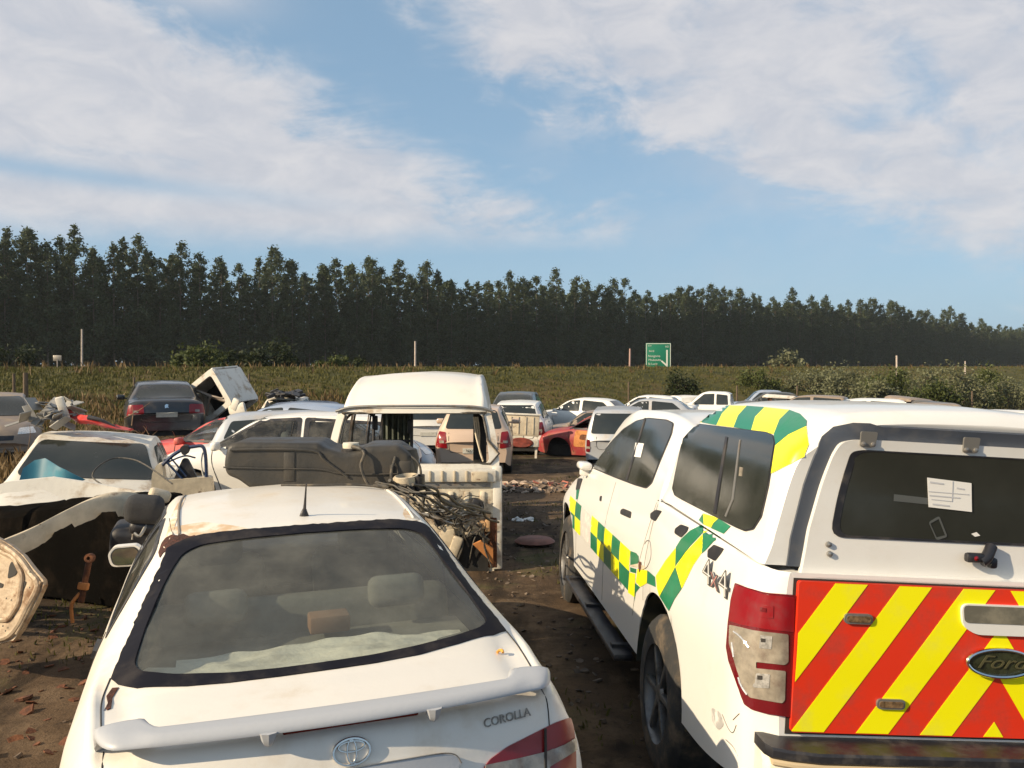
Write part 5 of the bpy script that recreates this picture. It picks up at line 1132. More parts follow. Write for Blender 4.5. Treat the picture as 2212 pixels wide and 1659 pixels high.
for s, P in (('right', [(1.62, 1.29), (1.64, 1.68), (2.75, 1.70), (3.35, 1.52), (3.95, 1.23)]),): RB_.panel('side_window', s, P, 'g_opaque', .005, .01, .1, RA, r=.05)
CN.panel('canopy_window', 'right', [(.25, 1.36), (.28, 1.70), (1.38, 1.70), (1.38, 1.36)], 'g_opaque', .005, .01, .1, CNO, r=.06)
RB_.panel('windscreen', 'front', [(-.72, 1.24), (-.58, 1.70), (.58, 1.70), (.72, 1.24)], 'g_opaque', .004, .01, .1, RA, r=.05)
RB_.panel('grille', 'front', [(-.45, .72), (-.48, .88), (.48, .88), (.45, .72)], 'trim', .01, .02, .08, RA, r=.02)
for s in (-1, 1): RB_.panel('headlight', 'front', [(s * .5, .80), (s * .5, .94), (s * .72, .95), (s * .74, .84)], 'lens2', .01, .02, .05, RA, r=.02)
RB_.line('canopy_seam', 'px', [(1422, 1081), (1470, 1102), (1560, 1148), (1620, 1186), (1665, 1208), (1700, 1217)], 'gap', .006, .001, RA)
# the canopy roof stripes
for i, (P, m_) in enumerate(((((1030, 200), (990, 270), (930, 266), (962, 234)), 'yellow'), (((1030, 200), (1082, 177), (1155, 173), (1110, 220), (1078, 288), (990, 271)), 'green'), (((1155, 173), (1255, 175), (1205, 230), (1178, 300), (1078, 288), (1110, 220)), 'yellow'), (((1255, 175), (1360, 183), (1305, 240), (1282, 320), (1178, 300), (1205, 230)), 'green'), (((1360, 183), (1505, 199), (1448, 255), (1415, 340), (1282, 320), (1305, 240)), 'yellow'), (((1505, 199), (1568, 222), (1608, 262), (1605, 293), (1500, 343), (1424, 405), (1415, 340), (1448, 255)), 'green'), (((1605, 295), (1618, 400), (1590, 470), (1500, 520), (1400, 570), (1424, 408), (1500, 345)), 'yellow'))):
    pp('reflective_stripe', Z7(*P), m_, .0035, .001, 0, 7, CN, CNO)
DEC = [(((838, 1008), (780, 1080), (722, 1172), (728, 1240), (742, 1292), (790, 1205), (836, 1118)), 'yellow'), (((840, 1003), (870, 955), (925, 905), (1000, 868), (1003, 912), (920, 1000), (836, 1112)), 'green'), (((1000, 925), (995, 1030), (940, 1110), (875, 1245), (838, 1118), (900, 1030)), 'yellow'), (((836, 1122), (873, 1247), (830, 1310), (798, 1378), (745, 1294), (790, 1210)), 'green'), (((1003, 890), (1045, 897), (1001, 922)), 'yellow'), (((1050, 903), (1118, 933), (1060, 970), (1015, 1020), (992, 1040), (998, 925)), 'green')]
for P, m_ in DEC: pp('reflective_stripe', Z7(*P), m_, .003, .001, 0, 7, RB_)
for P, m_ in ((((1000, 805), (1092, 832), (1060, 862), (1045, 890), (1005, 872)), 'yellow'), (((998, 808), (975, 845), (1003, 872)), 'green'), (((1092, 836), (1162, 880), (1120, 925), (1048, 893), (1062, 862)), 'green')): pp('reflective_stripe', Z7(*P), m_, .0035, .001, 0, 7, CN, CNO)
# battenburg band on the doors: cells in local metres, front to back
edges = [4.307, 3.93, 3.67, 3.196, 2.931, 2.678, 2.425, 2.176, 1.896, 1.72, 1.477]
for i in range(10):
    if i == 2: continue
    a, b_ = edges[i], edges[i + 1]; z0, z1, z2 = .712, .829, .946
    if i == 0: a = 4.28
    yl = i in (0, 3, 5, 7, 9)
    if i < 8:
        RB_.panel('checker_cell', 'left', [(b_, z1), (b_, z2), (a, z2), (a, z1)], 'yellow' if yl else 'green', .0028, .001, .09, RA)
        RB_.panel('checker_cell', 'left', [(b_, z0), (b_, z1), (a, z1), (a, z0)], 'green' if yl else 'yellow', .0028, .001, .09, RA)
pp('checker_cell', Z2((1032, 850), (1090, 872), (1115, 905), (1118, 960), (1100, 990), (1030, 998)), 'green', .003, .001, 0, 6, RB_)
pp('checker_cell', Z2((1028, 1022), (1090, 1040), (1088, 1085), (1030, 1070)), 'green', .003, .001, 0, 6, RB_)
pp('checker_cell', Z2((1105, 1040), (1210, 1055), (1205, 1190), (1135, 1230), (1088, 1180)), 'yellow', .003, .001, 0, 6, RB_)
pp('checker_cell', Z2((1210, 1055), (1290, 1125), (1295, 1230), (1205, 1190)), 'green', .003, .001, 0, 6, RB_)
pp('checker_cell', Z2((1020, 1075), (1080, 1090), (1075, 1340), (1005, 1290)), 'yellow', .003, .001, 0, 6, RB_)
pp('checker_cell', Z2((1078, 1190), (1130, 1232), (1085, 1290), (1072, 1380)), 'green', .003, .001, 0, 6, RB_)
pp('sticker_residue', Z2((515, 385), (590, 460), (618, 520), (620, 800), (520, 700)), mat('grey_residue', (.50, .47, .44), .7, dirt=(.75, .7, .62), damt=.8, dsc=14), .0022, .0006, 0, 8, RB_)
pp('torn_paint', Z2((1010, 1003), (1110, 985), (1180, 1010), (1195, 1030), (1150, 1052), (1105, 1020), (1060, 1015)), 'cream', .005, .003, 0, 6, RB_)
pp('dent_mark', Z2((1125, 960), (1145, 965), (1150, 1030), (1128, 1078), (1120, 1010)), 'rust', .006, .001, 0, 6, RB_)
for P in (((515, 785), (530, 775), (578, 795), (572, 835), (512, 808)), ((690, 805), (722, 783), (757, 790), (718, 852), (690, 835)), ((835, 895), (870, 869), (915, 885), (905, 912), (870, 948), (832, 922)), ((1028, 1020), (1065, 988), (1122, 1012), (1105, 1040), (1070, 1085), (1026, 1062)), ((262, 600), (290, 598), (272, 665), (250, 668)), ((393, 705), (404, 700), (400, 735), (390, 730))):
    pp('empty_lamp_socket', Z7(*P), 'trim', .004, .004, 3, 6, RB_)
pp('fender_vent', Z7((255, 668), (272, 665), (262, 720), (252, 722)), 'green', .004, .002, 0, 6, RB_)
for P in (((655, 985), (668, 965), (688, 975), (692, 1060), (668, 1120), (640, 1130)),): RB_.line('fuel_flap_seam', 'px', Z7(*P), 'dull', .005, .001, RA)
for P in (((430, 655), (350, 760), (270, 880)),): pass
RB_.line('door_seam', 'left', [(2.72, .45), (2.70, .9), (2.72, 1.25)], 'dull', .004, .0005, RA); RB_.line('door_seam', 'left', [(1.80, .6), (1.66, .95), (1.60, 1.27)], 'dull', .004, .0005, RA); RB_.line('door_seam', 'left', [(3.86, .45), (3.88, .9), (3.96, 1.15)], 'dull', .004, .0005, RA); RB_.line('bed_seam', 'left', [(1.55, .75), (1.55, 1.0), (1.53, 1.27)], 'dull', .004, .0005, RA)
# 4x4 lettering
M['greyprint'] = mat('grey_print', (.07, .07, .07), .5)
sq = RB_.axis('left', .43, 1.125, 0)[0]
def text2(s_, size, m_, off, mtx, dx):
    cu = bpy.data.curves.new('l', 'FONT'); cu.body = s_; cu.size = size; cu.extrude = .0006; cu.offset = off; cu.align_x = 'CENTER'; cu.align_y = 'CENTER'; cu.shear = -.12
    t_ = bpy.data.objects.new('tmp', cu); COL.objects.link(t_); bpy.context.view_layer.update(); me = bpy.data.meshes.new_from_object(t_.evaluated_get(bpy.context.evaluated_depsgraph_get())); bpy.data.objects.remove(t_)
    me.materials.clear(); me.materials.append(M[m_]); me.transform(Matrix.Diagonal((1.6, 1, 1, 1))); o = bpy.data.objects.new('drive_lettering', me); COL.objects.link(o); o.parent = RA; o.matrix_local = mtx; return o
def sm4(xo, yo): return Matrix(((0, 0, -1, sq.x - xo), (-1, 0, 0, sq.y - yo), (0, 1, 0, 1.125), (0, 0, 0, 1)))

for dy4 in (-.105, .105): text2('4', .15, 'greyprint', .002, sm4(.012, dy4), 0); text2('4', .15, 'ran', -.0042, sm4(.0135, dy4), 0)

M['greyprint'] = mat('grey_print', (.07, .07, .07), .5)
M['pinkx'] = mat('faded_red_print', (.45, .22, .20), .6); text2('x', .14, 'greyprint', .001, sm4(.0145, 0), 0); text2('x', .14, 'pinkx', -.004, sm4(.016, 0), 0)
# cracked lower rear corner
for P in (((180, 1360), (215, 1440), (240, 1460), (258, 1420)), ((240, 1390), (275, 1355)), ((200, 1500), (240, 1540), (265, 1590))):
    RB_.line('crack', 'px', Z8(*P), 'dull', .0035, .0012, RA)
pp('bare_patch', Z8((120, 1320), (165, 1345), (190, 1420), (160, 1450), (125, 1400)), mat('grey_filler', (.35, .34, .33), .8, dirt=(.7, .68, .64), damt=.9, dsc=25), .0018, .0006, 6, 5, RB_)
M['darkrim'] = mat('shaded_dirty_rim', (.16, .155, .15), .4, metal=.5, dirt=(.05, .04, .03), damt=.8, dsc=7)  # rim colour darkened to imitate deep shade at the wheel, with dirt mottling
# wheels, liners, steps, mirrors, underside
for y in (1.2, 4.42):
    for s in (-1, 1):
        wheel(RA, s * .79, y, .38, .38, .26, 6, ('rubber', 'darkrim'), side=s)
        v, f = [], []
        for k in range(17):
            a = math.pi * k / 16
            for x in (.42, .905): v.append((s * x, y + math.cos(a) * .475, .385 + math.sin(a) * .475))
        for k in range(16): f.append((2 * k, 2 * k + 1, 2 * k + 3, 2 * k + 2))
        obj('wheel_liner', (v, f), mat('liner_plastic', (.035, .04, .03), .6, dirt=(.16, .12, .07), damt=.7, dsc=5) if 'liner_plastic' not in bpy.data.materials else bpy.data.materials['liner_plastic'], RA)
for s in (-1, 1):
    obj('side_step', join(box(s * .935, 2.85, .34, .12, 2.0, .04, .015), *[box(s * .88, y, .36, .2, .05, .04) for y in (2.0, 2.9, 3.7)]), 'liner' if 'liner' in M else 'trim', RA)
    obj('door_mirror', join(xf(box(0, 0, 0, .10, .20, .06, .025, 3), TR(s * .90, 3.78, 1.255)), box(s * .88, 3.80, 1.20, .10, .06, .05, .01)), 'ran', RA)
obj('underbody', join(box(0, 2.7, .5, 1.1, 5.0, .25), box(0, 3.0, .7, 1.6, 2.2, .5), box(0, .6, .85, 1.5, .9, .35), box(0, 2.9, .55, .2, 4.9, .2)), 'dark', RA)
obj('exhaust', tube([(.3, .1, .42), (.3, .9, .45), (.3, 2.0, .40)], .035, 10, 3), 'rust', RA)
obj('bed_floor', box(0, .8, 1.0, 1.5, 1.4, .04), 'dark', RA)
# ---------------------------------------------------------------- stripped white van facing us
VX = (890 - 1106) / FP * 8.35
VN = thing('stripped_van', 'white high-roof van stripped to its shell, facing us without windscreen, doors or front panels', 'van', (VX, 8.35, -.02), (0, 0, R(1.5)))
vrows = [(0, 1.60, .70, .03, .80, 1.06, .845, .82, .83, .25), (.03, 1.62, .71, .04, .81, 1.06, .855, .82, .84, .22), (.14, 1.76, .72, .05, .82, 1.08, .86, .82, .85, .2), (.35, 1.885, .70, .06, .825, 1.10, .86, .82, .85, .2), (.7, 1.955, .70, .075, .83, 1.12, .86, .82, .85, .2), (1.3, 1.982, .69, .08, .83, 1.15, .86, .82, .85, .2), (3.9, 1.975, .69, .08, .83, 1.15, .86, .82, .85, .2), (4.15, 1.93, .62, .10, .82, 1.15, .85, .82, .84, .2), (4.25, 1.80, .6, .08, .8, 1.1, .83, .8, .82, .22)]
def vb(x, y, z): return (x, y + (.42 * max(0, z - 1.03) if y < .6 else .42 * max(0, z - 1.03) * max(0, 1 - (y - .6) / .8)) + .07 * (x / .85) ** 2 * max(0, 1 - y), z)
vbody = loft(vrows, .06, [(3.3, .3, .38)], 4, vb, True)
vsw = [[(.35, 1.02), (.62, 1.50), (1.15, 1.52), (1.15, 1.02)], [(1.3, 1.02), (1.3, 1.52), (2.5, 1.52), (2.5, 1.02)], [(2.65, 1.02), (2.65, 1.52), (3.95, 1.52), (3.95, 1.02)]]
def vt(c):
    if c.y < .02 + .42 * max(0, c.z - 1.03) + .085 and abs(c.x) < .3 and c.y < .45 and c.z < 1.60: return True
    if c.y > 4.2 and c.z > .5 and c.z < 1.62 and abs(c.x) < .72: return True
    return abs(c.x) > .6 and any(inpoly(c.y, c.z, q) for q in vsw)
VB = Bod(vbody, VN)
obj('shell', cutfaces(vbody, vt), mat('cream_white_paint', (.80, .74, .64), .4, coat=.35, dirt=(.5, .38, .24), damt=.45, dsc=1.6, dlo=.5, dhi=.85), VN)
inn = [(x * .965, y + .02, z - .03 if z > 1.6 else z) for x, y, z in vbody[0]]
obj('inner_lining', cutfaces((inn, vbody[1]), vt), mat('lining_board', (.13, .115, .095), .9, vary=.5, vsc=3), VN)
def vfr(a, b): return Vector((a, -.012 + .42 * max(0, b - 1.03) + .07 * (a / .85) ** 2, b)), Vector((0, 1, 0))
FRM = obj('screen_frame', shell(gridpoly(roundpoly(sym([(-.855, 1.00), (-.865, 1.08), (-.83, 1.35), (-.775, 1.60), (-.70, 1.625)]), .03), .1, [roundpoly(sym([(-.765, 1.075), (-.74, 1.30), (-.69, 1.55), (-.62, 1.572)]), .06)]), vfr, .07), 'dirtwhite', VN)
obj('screen_seal', tube([vfr(x * 1.012, z)[0] - Vector((0, .004, 0)) for x, z in sym([(-.765, 1.075), (-.74, 1.30), (-.69, 1.55), (-.62, 1.572)])] + [vfr(-.774, 1.075)[0]], .012, 6, 2), 'wire', FRM)
obj('roof_lip', tube([vfr(x, z)[0] + Vector((0, -.02, 0)) for x, z in ((-.80, 1.59), (-.6, 1.635), (0, 1.645), (.6, 1.635), (.80, 1.59))], .014, 8, 5), 'dull', FRM)
cp = M['cream']
FWm = mat('bare_bulkhead', (.66, .59, .46), .6, dirt=(.16, .09, .05), damt=.9, dsc=5, dlo=.45, dhi=.68, bump=.25, bsc=14, vary=.12)
FW = obj('bulkhead', join(box(0, .0, .50, 1.62, .03, 1.0), *[box(-.7 + k * .155, -.022, .66, .05, .02, .30, .009) for k in range(10)], box(0, -.025, .46, 1.5, .04, .05, .015)), FWm, VN)
obj('cowl_tray', join(box(.0, .05, 1.02, 1.66, .16, .025, .008), box(.0, -.035, .965, 1.66, .03, .12, .012)), 'dirtwhite', FW)
obj('cowl_shadow_gap', box(0, -.018, .875, 1.55, .02, .05), 'dull', FW)
obj('tray_clips', join(*[box(x, -.058, .965, .022, .02, .11, .006) for x in (.18, .30, .42, .54)], box(.67, -.055, .96, .16, .05, .10, .01)), 'cream', FW)
for s in (-1, 1):
    obj('door_post', join(xf(box(0, 0, 0, .10, .12, .98, .02, 2), TR(s * .84, .04, .52)), box(s * .865, .06, .60, .05, .06, .86, .01), box(s * .84, .02, .98, .10, .1, .16, .03)), 'dirtwhite', VN)
obj('rust_panel', join(box(.76, .02, .34, .12, .08, .34, .02), box(.79, .0, .30, .10, .05, .5, .01)), 'rust', VN)
q0 = Vector((.58, -.12, .27)); bm = bmesh.new()
obj('orange_bracket', shell(gridpoly([(.60, .30), (.68, .33), (.80, .25), (.80, .10)], .2), lambda a, b: (Vector((a, -.10 + .1 * (a - .6), b)), Vector((0, 1, .2))), .03), 'orangerust', VN); bm.free()
obj('lamp_bracket', join(box(.745, -.03, .50, .05, .05, .18, .01), xf(lathe([(-.02, .001), (-.02, .035), (.02, .04)], 14, 'y'), TR(.69, -.04, .49))), mat('tan_plastic', (.55, .33, .16), .6), VN)
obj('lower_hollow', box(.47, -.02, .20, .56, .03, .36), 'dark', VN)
obj('torn_cardboard', join(xf(box(0, 0, 0, .26, .03, .12, .01), TR(.27, -.05, .42, 0, 8, 0)), xf(box(0, 0, 0, .16, .03, .2, .02), TR(.36, -.06, .34, 0, -12, 0)), xf(box(0, 0, 0, .1, .05, .26, .02), TR(.42, -.08, .25, 0, 20, 0))), 'cream', VN)
obj('bulkhead_fittings', join(xf(lathe([(-.05, .001), (-.06, .07), (-.02, .09), (.04, .09)], 18, 'y'), TR(.62, -.04, .66)), xf(box(0, 0, 0, .09, .08, .10, .02), TR(.63, -.09, .70, 0, 20, 0)), box(.40, -.04, .73, .05, .07, .10, .01), box(.25, -.04, .56, .06, .06, .2, .02)), 'trim', VN)
random.seed(31); ws_ = []
for k in range(13):
    x0 = random.uniform(-.1, .25); z0 = random.uniform(.60, .86); x1 = random.uniform(.35, .80); z1 = random.uniform(.28, .78)
    pts = [(x0, random.uniform(-.12, -.03), z0)]
    for j in range(1, 5):
        u = j / 5; pts.append((x0 + (x1 - x0) * u + random.uniform(-.04, .04), random.uniform(-.14, -.03), z0 + (z1 - z0) * u - .12 * math.sin(u * 3.1) * random.uniform(.2, 1.2) + random.uniform(-.05, .05)))
    pts.append((x1, random.uniform(-.1, -.03), z1)); ws_.append(tube(pts, random.uniform(.004, .010), 6, 5))
for k in range(9):
    x0 = random.uniform(.45, .78); z0 = random.uniform(.35, .6); ws_.append(tube([(x0, -.04, z0), (x0 + random.uniform(-.08, .08), -.08, z0 - .1), (x0 + random.uniform(-.12, .1), random.uniform(-.12, -.04), z0 - random.uniform(.15, .35))], random.uniform(.004, .012), 5, 5))
obj('wiring_loom', join(*ws_), 'wire', VN); 
obj('pipes', join(*[tube([(random.uniform(.0, .2), -.05, random.uniform(.55, .75)), (random.uniform(.25, .4), -.1, random.uniform(.5, .7)), (random.uniform(.45, .7), -.02, random.uniform(.45, .7)), (random.uniform(.6, .78), .0, random.uniform(.3, .6))], random.uniform(.007, .014), 7, 6) for _ in range(7)]), 'dull', VN)
# inside: cage of the front seats, door rail
obj('seat_frame', join(tube([(-.52, 1.0, 1.0), (-.52, 1.05, 1.62)], .018, 8, 0), tube([(-.10, 1.0, 1.0), (-.10, 1.05, 1.62)], .018, 8, 0), tube([(-.52, 1.02, 1.22), (-.10, 1.02, 1.22)], .016, 8, 0), tube([(-.35, 1.02, 1.22), (-.35, 1.0, 1.0)], .014, 8, 0), tube([(-.52, 1.04, 1.5), (-.60, 1.0, 1.56), (-.66, .9, 1.6)], .02, 8, 3), box(-.50, 1.03, 1.42, .05, .04, .16, .01), box(-.12, 1.03, 1.38, .05, .04, .16, .01)), 'trim', VN)
obj('curtain', sheet(-.50, -.16, 1.5, 1.52, 1.2, 0, 10)and ([(-.50 + .34 * i / 24, 1.7 + .03 * math.sin(i * 1.3), 1.0 + .6 * j) for j in (0, 1) for i in range(25)], [(i, i + 1, 26 + i, 25 + i) for i in range(24)]), mat('grey_green_curtain', (.11, .125, .10), .9, vary=.3), VN)
obj('side_lining', join(box(.66, .9, 1.25, .14, .5, .6, .02)), 'dark', VN)
obj('hanging_trim', join(*[tube([(.60 + .02 * k, .45, 1.52), (.62 + .02 * k, .40 + .02 * k, 1.35), (.66, .3, 1.2), (.70, .2, 1.08)], .010, 6, 4) for k in range(3)]), 'cream', VN)
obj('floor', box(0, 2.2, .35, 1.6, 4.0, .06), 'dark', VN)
# ---------------------------------------------------------------- fuel tank on the roof of the white sedan
tk0 = at(700, 1052, 4.86)
TK = thing('fuel_tank', 'black plastic fuel tank with hoses lying across the front of the white sedan roof', 'fuel tank', (tk0.x, tk0.y, tk0.z), (R(0), R(.8), R(4)))
kx = 4.86 / FP
def TP(*P): return [((x - 700) * kx, (1052 - y) * kx) for x, y in P]
prof_ = roundpoly(TP((506, 1000), (508, 978), (513, 957), (528, 950), (697, 950), (714, 962), (745, 970), (780, 966), (800, 956), (862, 955), (888, 972), (896, 1005), (894, 1035), (880, 1050), (770, 1052), (700, 1053), (600, 1048), (560, 1046), (536, 1028), (512, 1018)), .02, 3)
bm = bmesh.new(); vs_ = [bm.verts.new((x, -.2, z)) for x, z in prof_]; fc = bm.faces.new(vs_); r = bmesh.ops.extrude_face_region(bm, geom=[fc])
for g_ in r['geom']:
    if isinstance(g_, bmesh.types.BMVert): g_.co.y += .42
bmesh.ops.recalc_face_normals(bm, faces=bm.faces[:])
es = [e for e in bm.edges if abs(e.verts[0].co.y - e.verts[1].co.y) < .01]
bmesh.ops.bevel(bm, geom=es, offset=.035, segments=4, affect='EDGES', profile=.6, clamp_overlap=True)
bmesh.ops.triangulate(bm, faces=[f_ for f_ in bm.faces if len(f_.verts) > 6])
obj('tank_body', out(bm), 'plastic', TK, True, 50)
obj('tank_flange', join(tube([(x, -.206, z) for x, z in TP((507, 1001), (600, 1003), (700, 1004), (740, 1012), (800, 1014), (893, 1012))], .0045, 6, 4)), 'plastic', TK)
obj('tank_ribs', join(*[xf(box(0, 0, 0, .06, .008, .16, .003, 2), TR(x, -.201, .14)) for x in (-.16,)], tube([(x, -.205, z) for x, z in TP((520, 965), (600, 963), (690, 966), (712, 985), (760, 1020))], .008, 6, 4)), 'plastic', TK)
cp_ = obj('pump_cap', xf(join(lathe([(0, .045), (.018, .047), (.03, .044), (.034, .001)], 24, 'z')), TR(.165, -.12, .238)), mat('white_cap', (.62, .56, .44), .5), TK)
obj('pump_ring', xf(lathe([(0, .001), (0, .052), (.03, .054), (.034, .04)], 24, 'z'), TR(.165, -.12, .205)), 'trim', cp_)
obj('filler_pump', join(xf(lathe([(0, .001), (0, .075), (.12, .085), (.17, .07), (.19, .001)], 20, 'z'), TR(.46, -.05, .06)), box(.40, -.2, .09, .02, .02, .13, .004), box(.47, -.18, .12, .09, .06, .12, .02)), 'plastic', TK)
obj('hoses', join(tube([(.20, -.16, .25), (.25, -.22, .22), (.235, -.24, .15), (.27, -.25, .06), (.32, -.24, .01)], .009, 8, 6), tube([(.17, -.15, .25), (.23, -.20, .24), (.26, -.18, .2)], .012, 8, 5), tube([(.42, -.2, .2), (.40, -.24, .1), (.44, -.24, .02), (.5, -.22, .0)], .008, 8, 5), tube([(.47, -.16, .22), (.55, -.2, .16), (.56, -.2, .05), (.52, -.2, -.02)], .007, 8, 5)), 'wire', TK)
# filter ring with its harness beside the tank
pr = at(878, 1036, 4.62); FR_ = thing('pump_bracket', 'cream ring bracket with cables resting on the right roof edge of the white sedan', 'bracket', pr, (R(6), R(-4), R(-8)))
obj('ring', xf(join(lathe([(-.022, .062), (.022, .066), (.024, .058), (-.02, .054), (-.022, .062)], 28, 'z'), box(-.06, 0, 0, .02, .05, .04, .005)), TR(0, 0, .0)), 'cream', FR_)
obj('motor', join(box(.0, -.03, -.045, .10, .05, .05, .01), xf(lathe([(-.05, .001), (-.05, .03), (.03, .035)], 14, 'z'), TR(.07, .0, -.01))), 'trim', FR_)
obj('motor_label', box(-.01, -.057, -.045, .035, .003, .02), 'plate', FR_)
random.seed(77)
def chain(a, b, n, jit, r, sag=.06):
    P = []
    for i in range(n + 1):
        u = i / n; p = a.lerp(b, u) + Vector((random.uniform(-jit, jit), random.uniform(-jit, jit), random.uniform(-jit, jit) - sag * math.sin(u * math.pi))); P.append(p)
    return tube(P, r, 6, 5)
ca = CO.matrix_basis
def cw(x, y, z): return ca @ Vector((x, y, z))
cab = []
for k in range(6):
    a = at(random.uniform(845, 915), random.uniform(1040, 1062), random.uniform(4.4, 4.7)); b_ = at(random.uniform(925, 1075), random.uniform(1090, 1140), random.uniform(5.2, 7.6)); cab.append(chain(a, b_, 6, .035, random.uniform(.005, .011), random.uniform(0, .08)))
for k in range(7):
    a = at(random.uniform(790, 830), random.uniform(1040, 1050), 4.6); b_ = at(random.uniform(880, 935), random.uniform(1062, 1090), 4.35 + .1 * random.random()); cab.append(chain(a, b_, 4, .012, random.uniform(.004, .007), -.01))
cab.append(tube([cw(-.02, 2.18, 1.375), cw(.15, 2.1, 1.378), cw(.35, 2.05, 1.376), cw(.52, 2.0, 1.36)], .007, 6, 5))
o = obj('cable_harness', join(*cab), 'wire'); tag(o, 'tangled cable harness trailing from the fuel tank to the stripped van', 'cables')
# ---------------------------------------------------------------- wrecks on the left
cj, jb = car('wrecked_pickup', 'dirty white pickup cab with its dark windscreen towards us and scraps on its roof', 'pickup', 125, 8.2, 199, 'dirtwhite', 4.3, 1.84, 1.42, -.14, cat='wrecked pickup', anchor='front', group=G1, head=False, wheels=False, tilt=(0, -4.5), dy=.04, omit=('mirror',))
p = at(180, 925, 9.9); rd = thing('red_bumper', 'crumpled red bumper lying on the roof of the dirty white pickup cab', 'bumper', (p.x, p.y, p.z), (0, 0, R(-16)))
rv, rf_ = [], []
pts = smoothline([(-.50, .25, .24), (-.30, .12, .15), (-.08, .02, .10), (.12, 0, .09), (.3, .05, .03), (.52, .16, -.02)], 8)
for i, q in enumerate(pts):
    u = i / (len(pts) - 1); h_ = .10 * (1 - .65 * abs(2 * u - .9)) + .02 * mn.noise(Vector((i * .7, 0, 0)))
    rv += [(q.x, q.y, q.z - h_ * .5), (q.x, q.y - .05, q.z), (q.x, q.y + .02, q.z + h_ * .6), (q.x, q.y + .07, q.z)]
for i in range(len(pts) - 1):
    for j in range(4): rf_.append((i * 4 + j, i * 4 + (j + 1) % 4, (i + 1) * 4 + (j + 1) % 4, (i + 1) * 4 + j))
rf_ += [(0, 1, 2, 3), tuple((len(pts) - 1) * 4 + j for j in range(4))[::-1]]
obj('bumper_skin', (rv, rf_), 'red', rd); obj('bumper_insert', tube([(.1, -.03, .13), (.25, .0, .10), (.40, .05, .03)], [.03, .008], 6, 4), 'trim', rd)
random.seed(12); sv = []
for k in range(34):
    sv.append(xf(box(0, 0, 0, random.uniform(.08, .42), random.uniform(.05, .16), random.uniform(.006, .02), .003, 1), TR(random.uniform(-.42, .12), random.uniform(-.1, .4), random.uniform(-.02, .22), random.uniform(-40, 40), random.uniform(-45, 45), random.uniform(0, 180))))
p = at(128, 912, 9.8); o = obj('plastic_scraps', join(*sv), mat('torn_plastic', (.25, .24, .22), .6, rand=.1, vary=.6, vsc=3)); o.location = p; tag(o, 'heap of torn grey plastic on the roof of the dirty white pickup cab', 'scraps', kind='stuff')
p = at(135, 882, 9.9); o = obj('white_scrap', xf(box(0, 0, 0, .10, .04, .28, .02, 2), TR(0, 0, 0, 8, -14, 10)), 'dirtwhite'); o.location = p; tag(o, 'small upright white scrap sticking out of the torn plastic heap', 'scrap')
# teal sheet
tv_ = gridpoly([(0, 0), (.02, .13), (.10, .20), (.20, .22), (.34, .17), (.46, .12), (.62, .02), (.50, -.02), (.3, .01)], .05)
vf = shell(tv_, lambda a, b: (Vector((a, .05 * math.sin(a * 11) + .25 * b, b)), Vector((0, 1, 0))), .006)
p = at(40, 1042, 8.0); o = obj('teal_panel', vf, 'teal'); o.location = p; tag(o, 'teal torn sheet leaning against the dark windscreen of the dirty white pickup cab', 'panel')
p = at(150, 1043, 7.9); o = obj('loose_cable', tube([at(225, 1050, 7.7), at(200, 1030, 7.8), at(212, 1008, 7.9), at(245, 990, 8.1), at(285, 992, 8.1), at(312, 1003, 8.0), at(345, 1025, 7.8), at(372, 1045, 7.6)], .007, 6, 6), 'wire'); tag(o, 'loose black cable arching in front of the dark windscreen on the left', 'cable')
# pale wing and its black hole
wv_ = gridpoly([(-.55, -.05), (-.5, .05), (-.2, .17), (.15, .20), (.5, .14), (.85, .08), (1.1, .06), (1.0, -.08), (.75, -.16), (.62, -.22), (.42, -.10), (.38, -.03), (.1, .10), (-.2, .08), (-.45, -.02)], .06)
p = at(60, 1085, 7.2); wg = obj('loose_wing', shell(wv_, lambda a, b: (Vector((a, .10 * math.sin(a * 2) + .4 * b, b)), Vector((0, 1, .1))), .03), 'dirtwhite'); wg.location = p; tag(wg, 'pale curved wing panel lying between the teal sheet and the cream rail', 'car wing')
# gutted dark car below with cream rail
GC = thing('gutted_car', 'gutted dark car front with an open engine bay at the left edge of the photo', 'wrecked car', (-4.3, 6.9, 0), (0, 0, R(-22)))
gr_ = [(0, .88, .7, .05, .8, .80, .86, .5, .84, .1), (.1, .96, .78, .04, .84, .86, .92, .5, .9, .06), (.8, .92, .8, .03, .86, .84, .94, .5, .92, .05), (1.6, .78, .78, .04, .86, .70, .94, .5, .92, .05), (2.6, .66, .7, .05, .8, .58, .88, .4, .86, .08), (2.75, .55, .6, .05, .7, .5, .8, .4, .78, .12)]
gb = loft(gr_, .08, (), 3, lambda x, y, z: (x * .26 + .45 + .02 * mn.noise(Vector((x * 4, y * 4, z * 4))), y + .03 * mn.noise(Vector((x * 3, y * 3, z * 3 + 5))), z + .03 * mn.noise(Vector((x * 3 + 9, y * 3, z * 3)))), True)
gbx = xf(gb, Matrix.Translation((1.35, .2, 0)) @ Euler((0, 0, R(90))).to_matrix().to_4x4())
obj('bay_body', gbx, mat('shade_black_metal', (.004, .0035, .003), .95, spec=.03, dirt=(.016, .012, .009), damt=.7, dsc=4, bump=.5, bsc=9), GC)  # near-black colour stands in for the shade inside the open engine bay
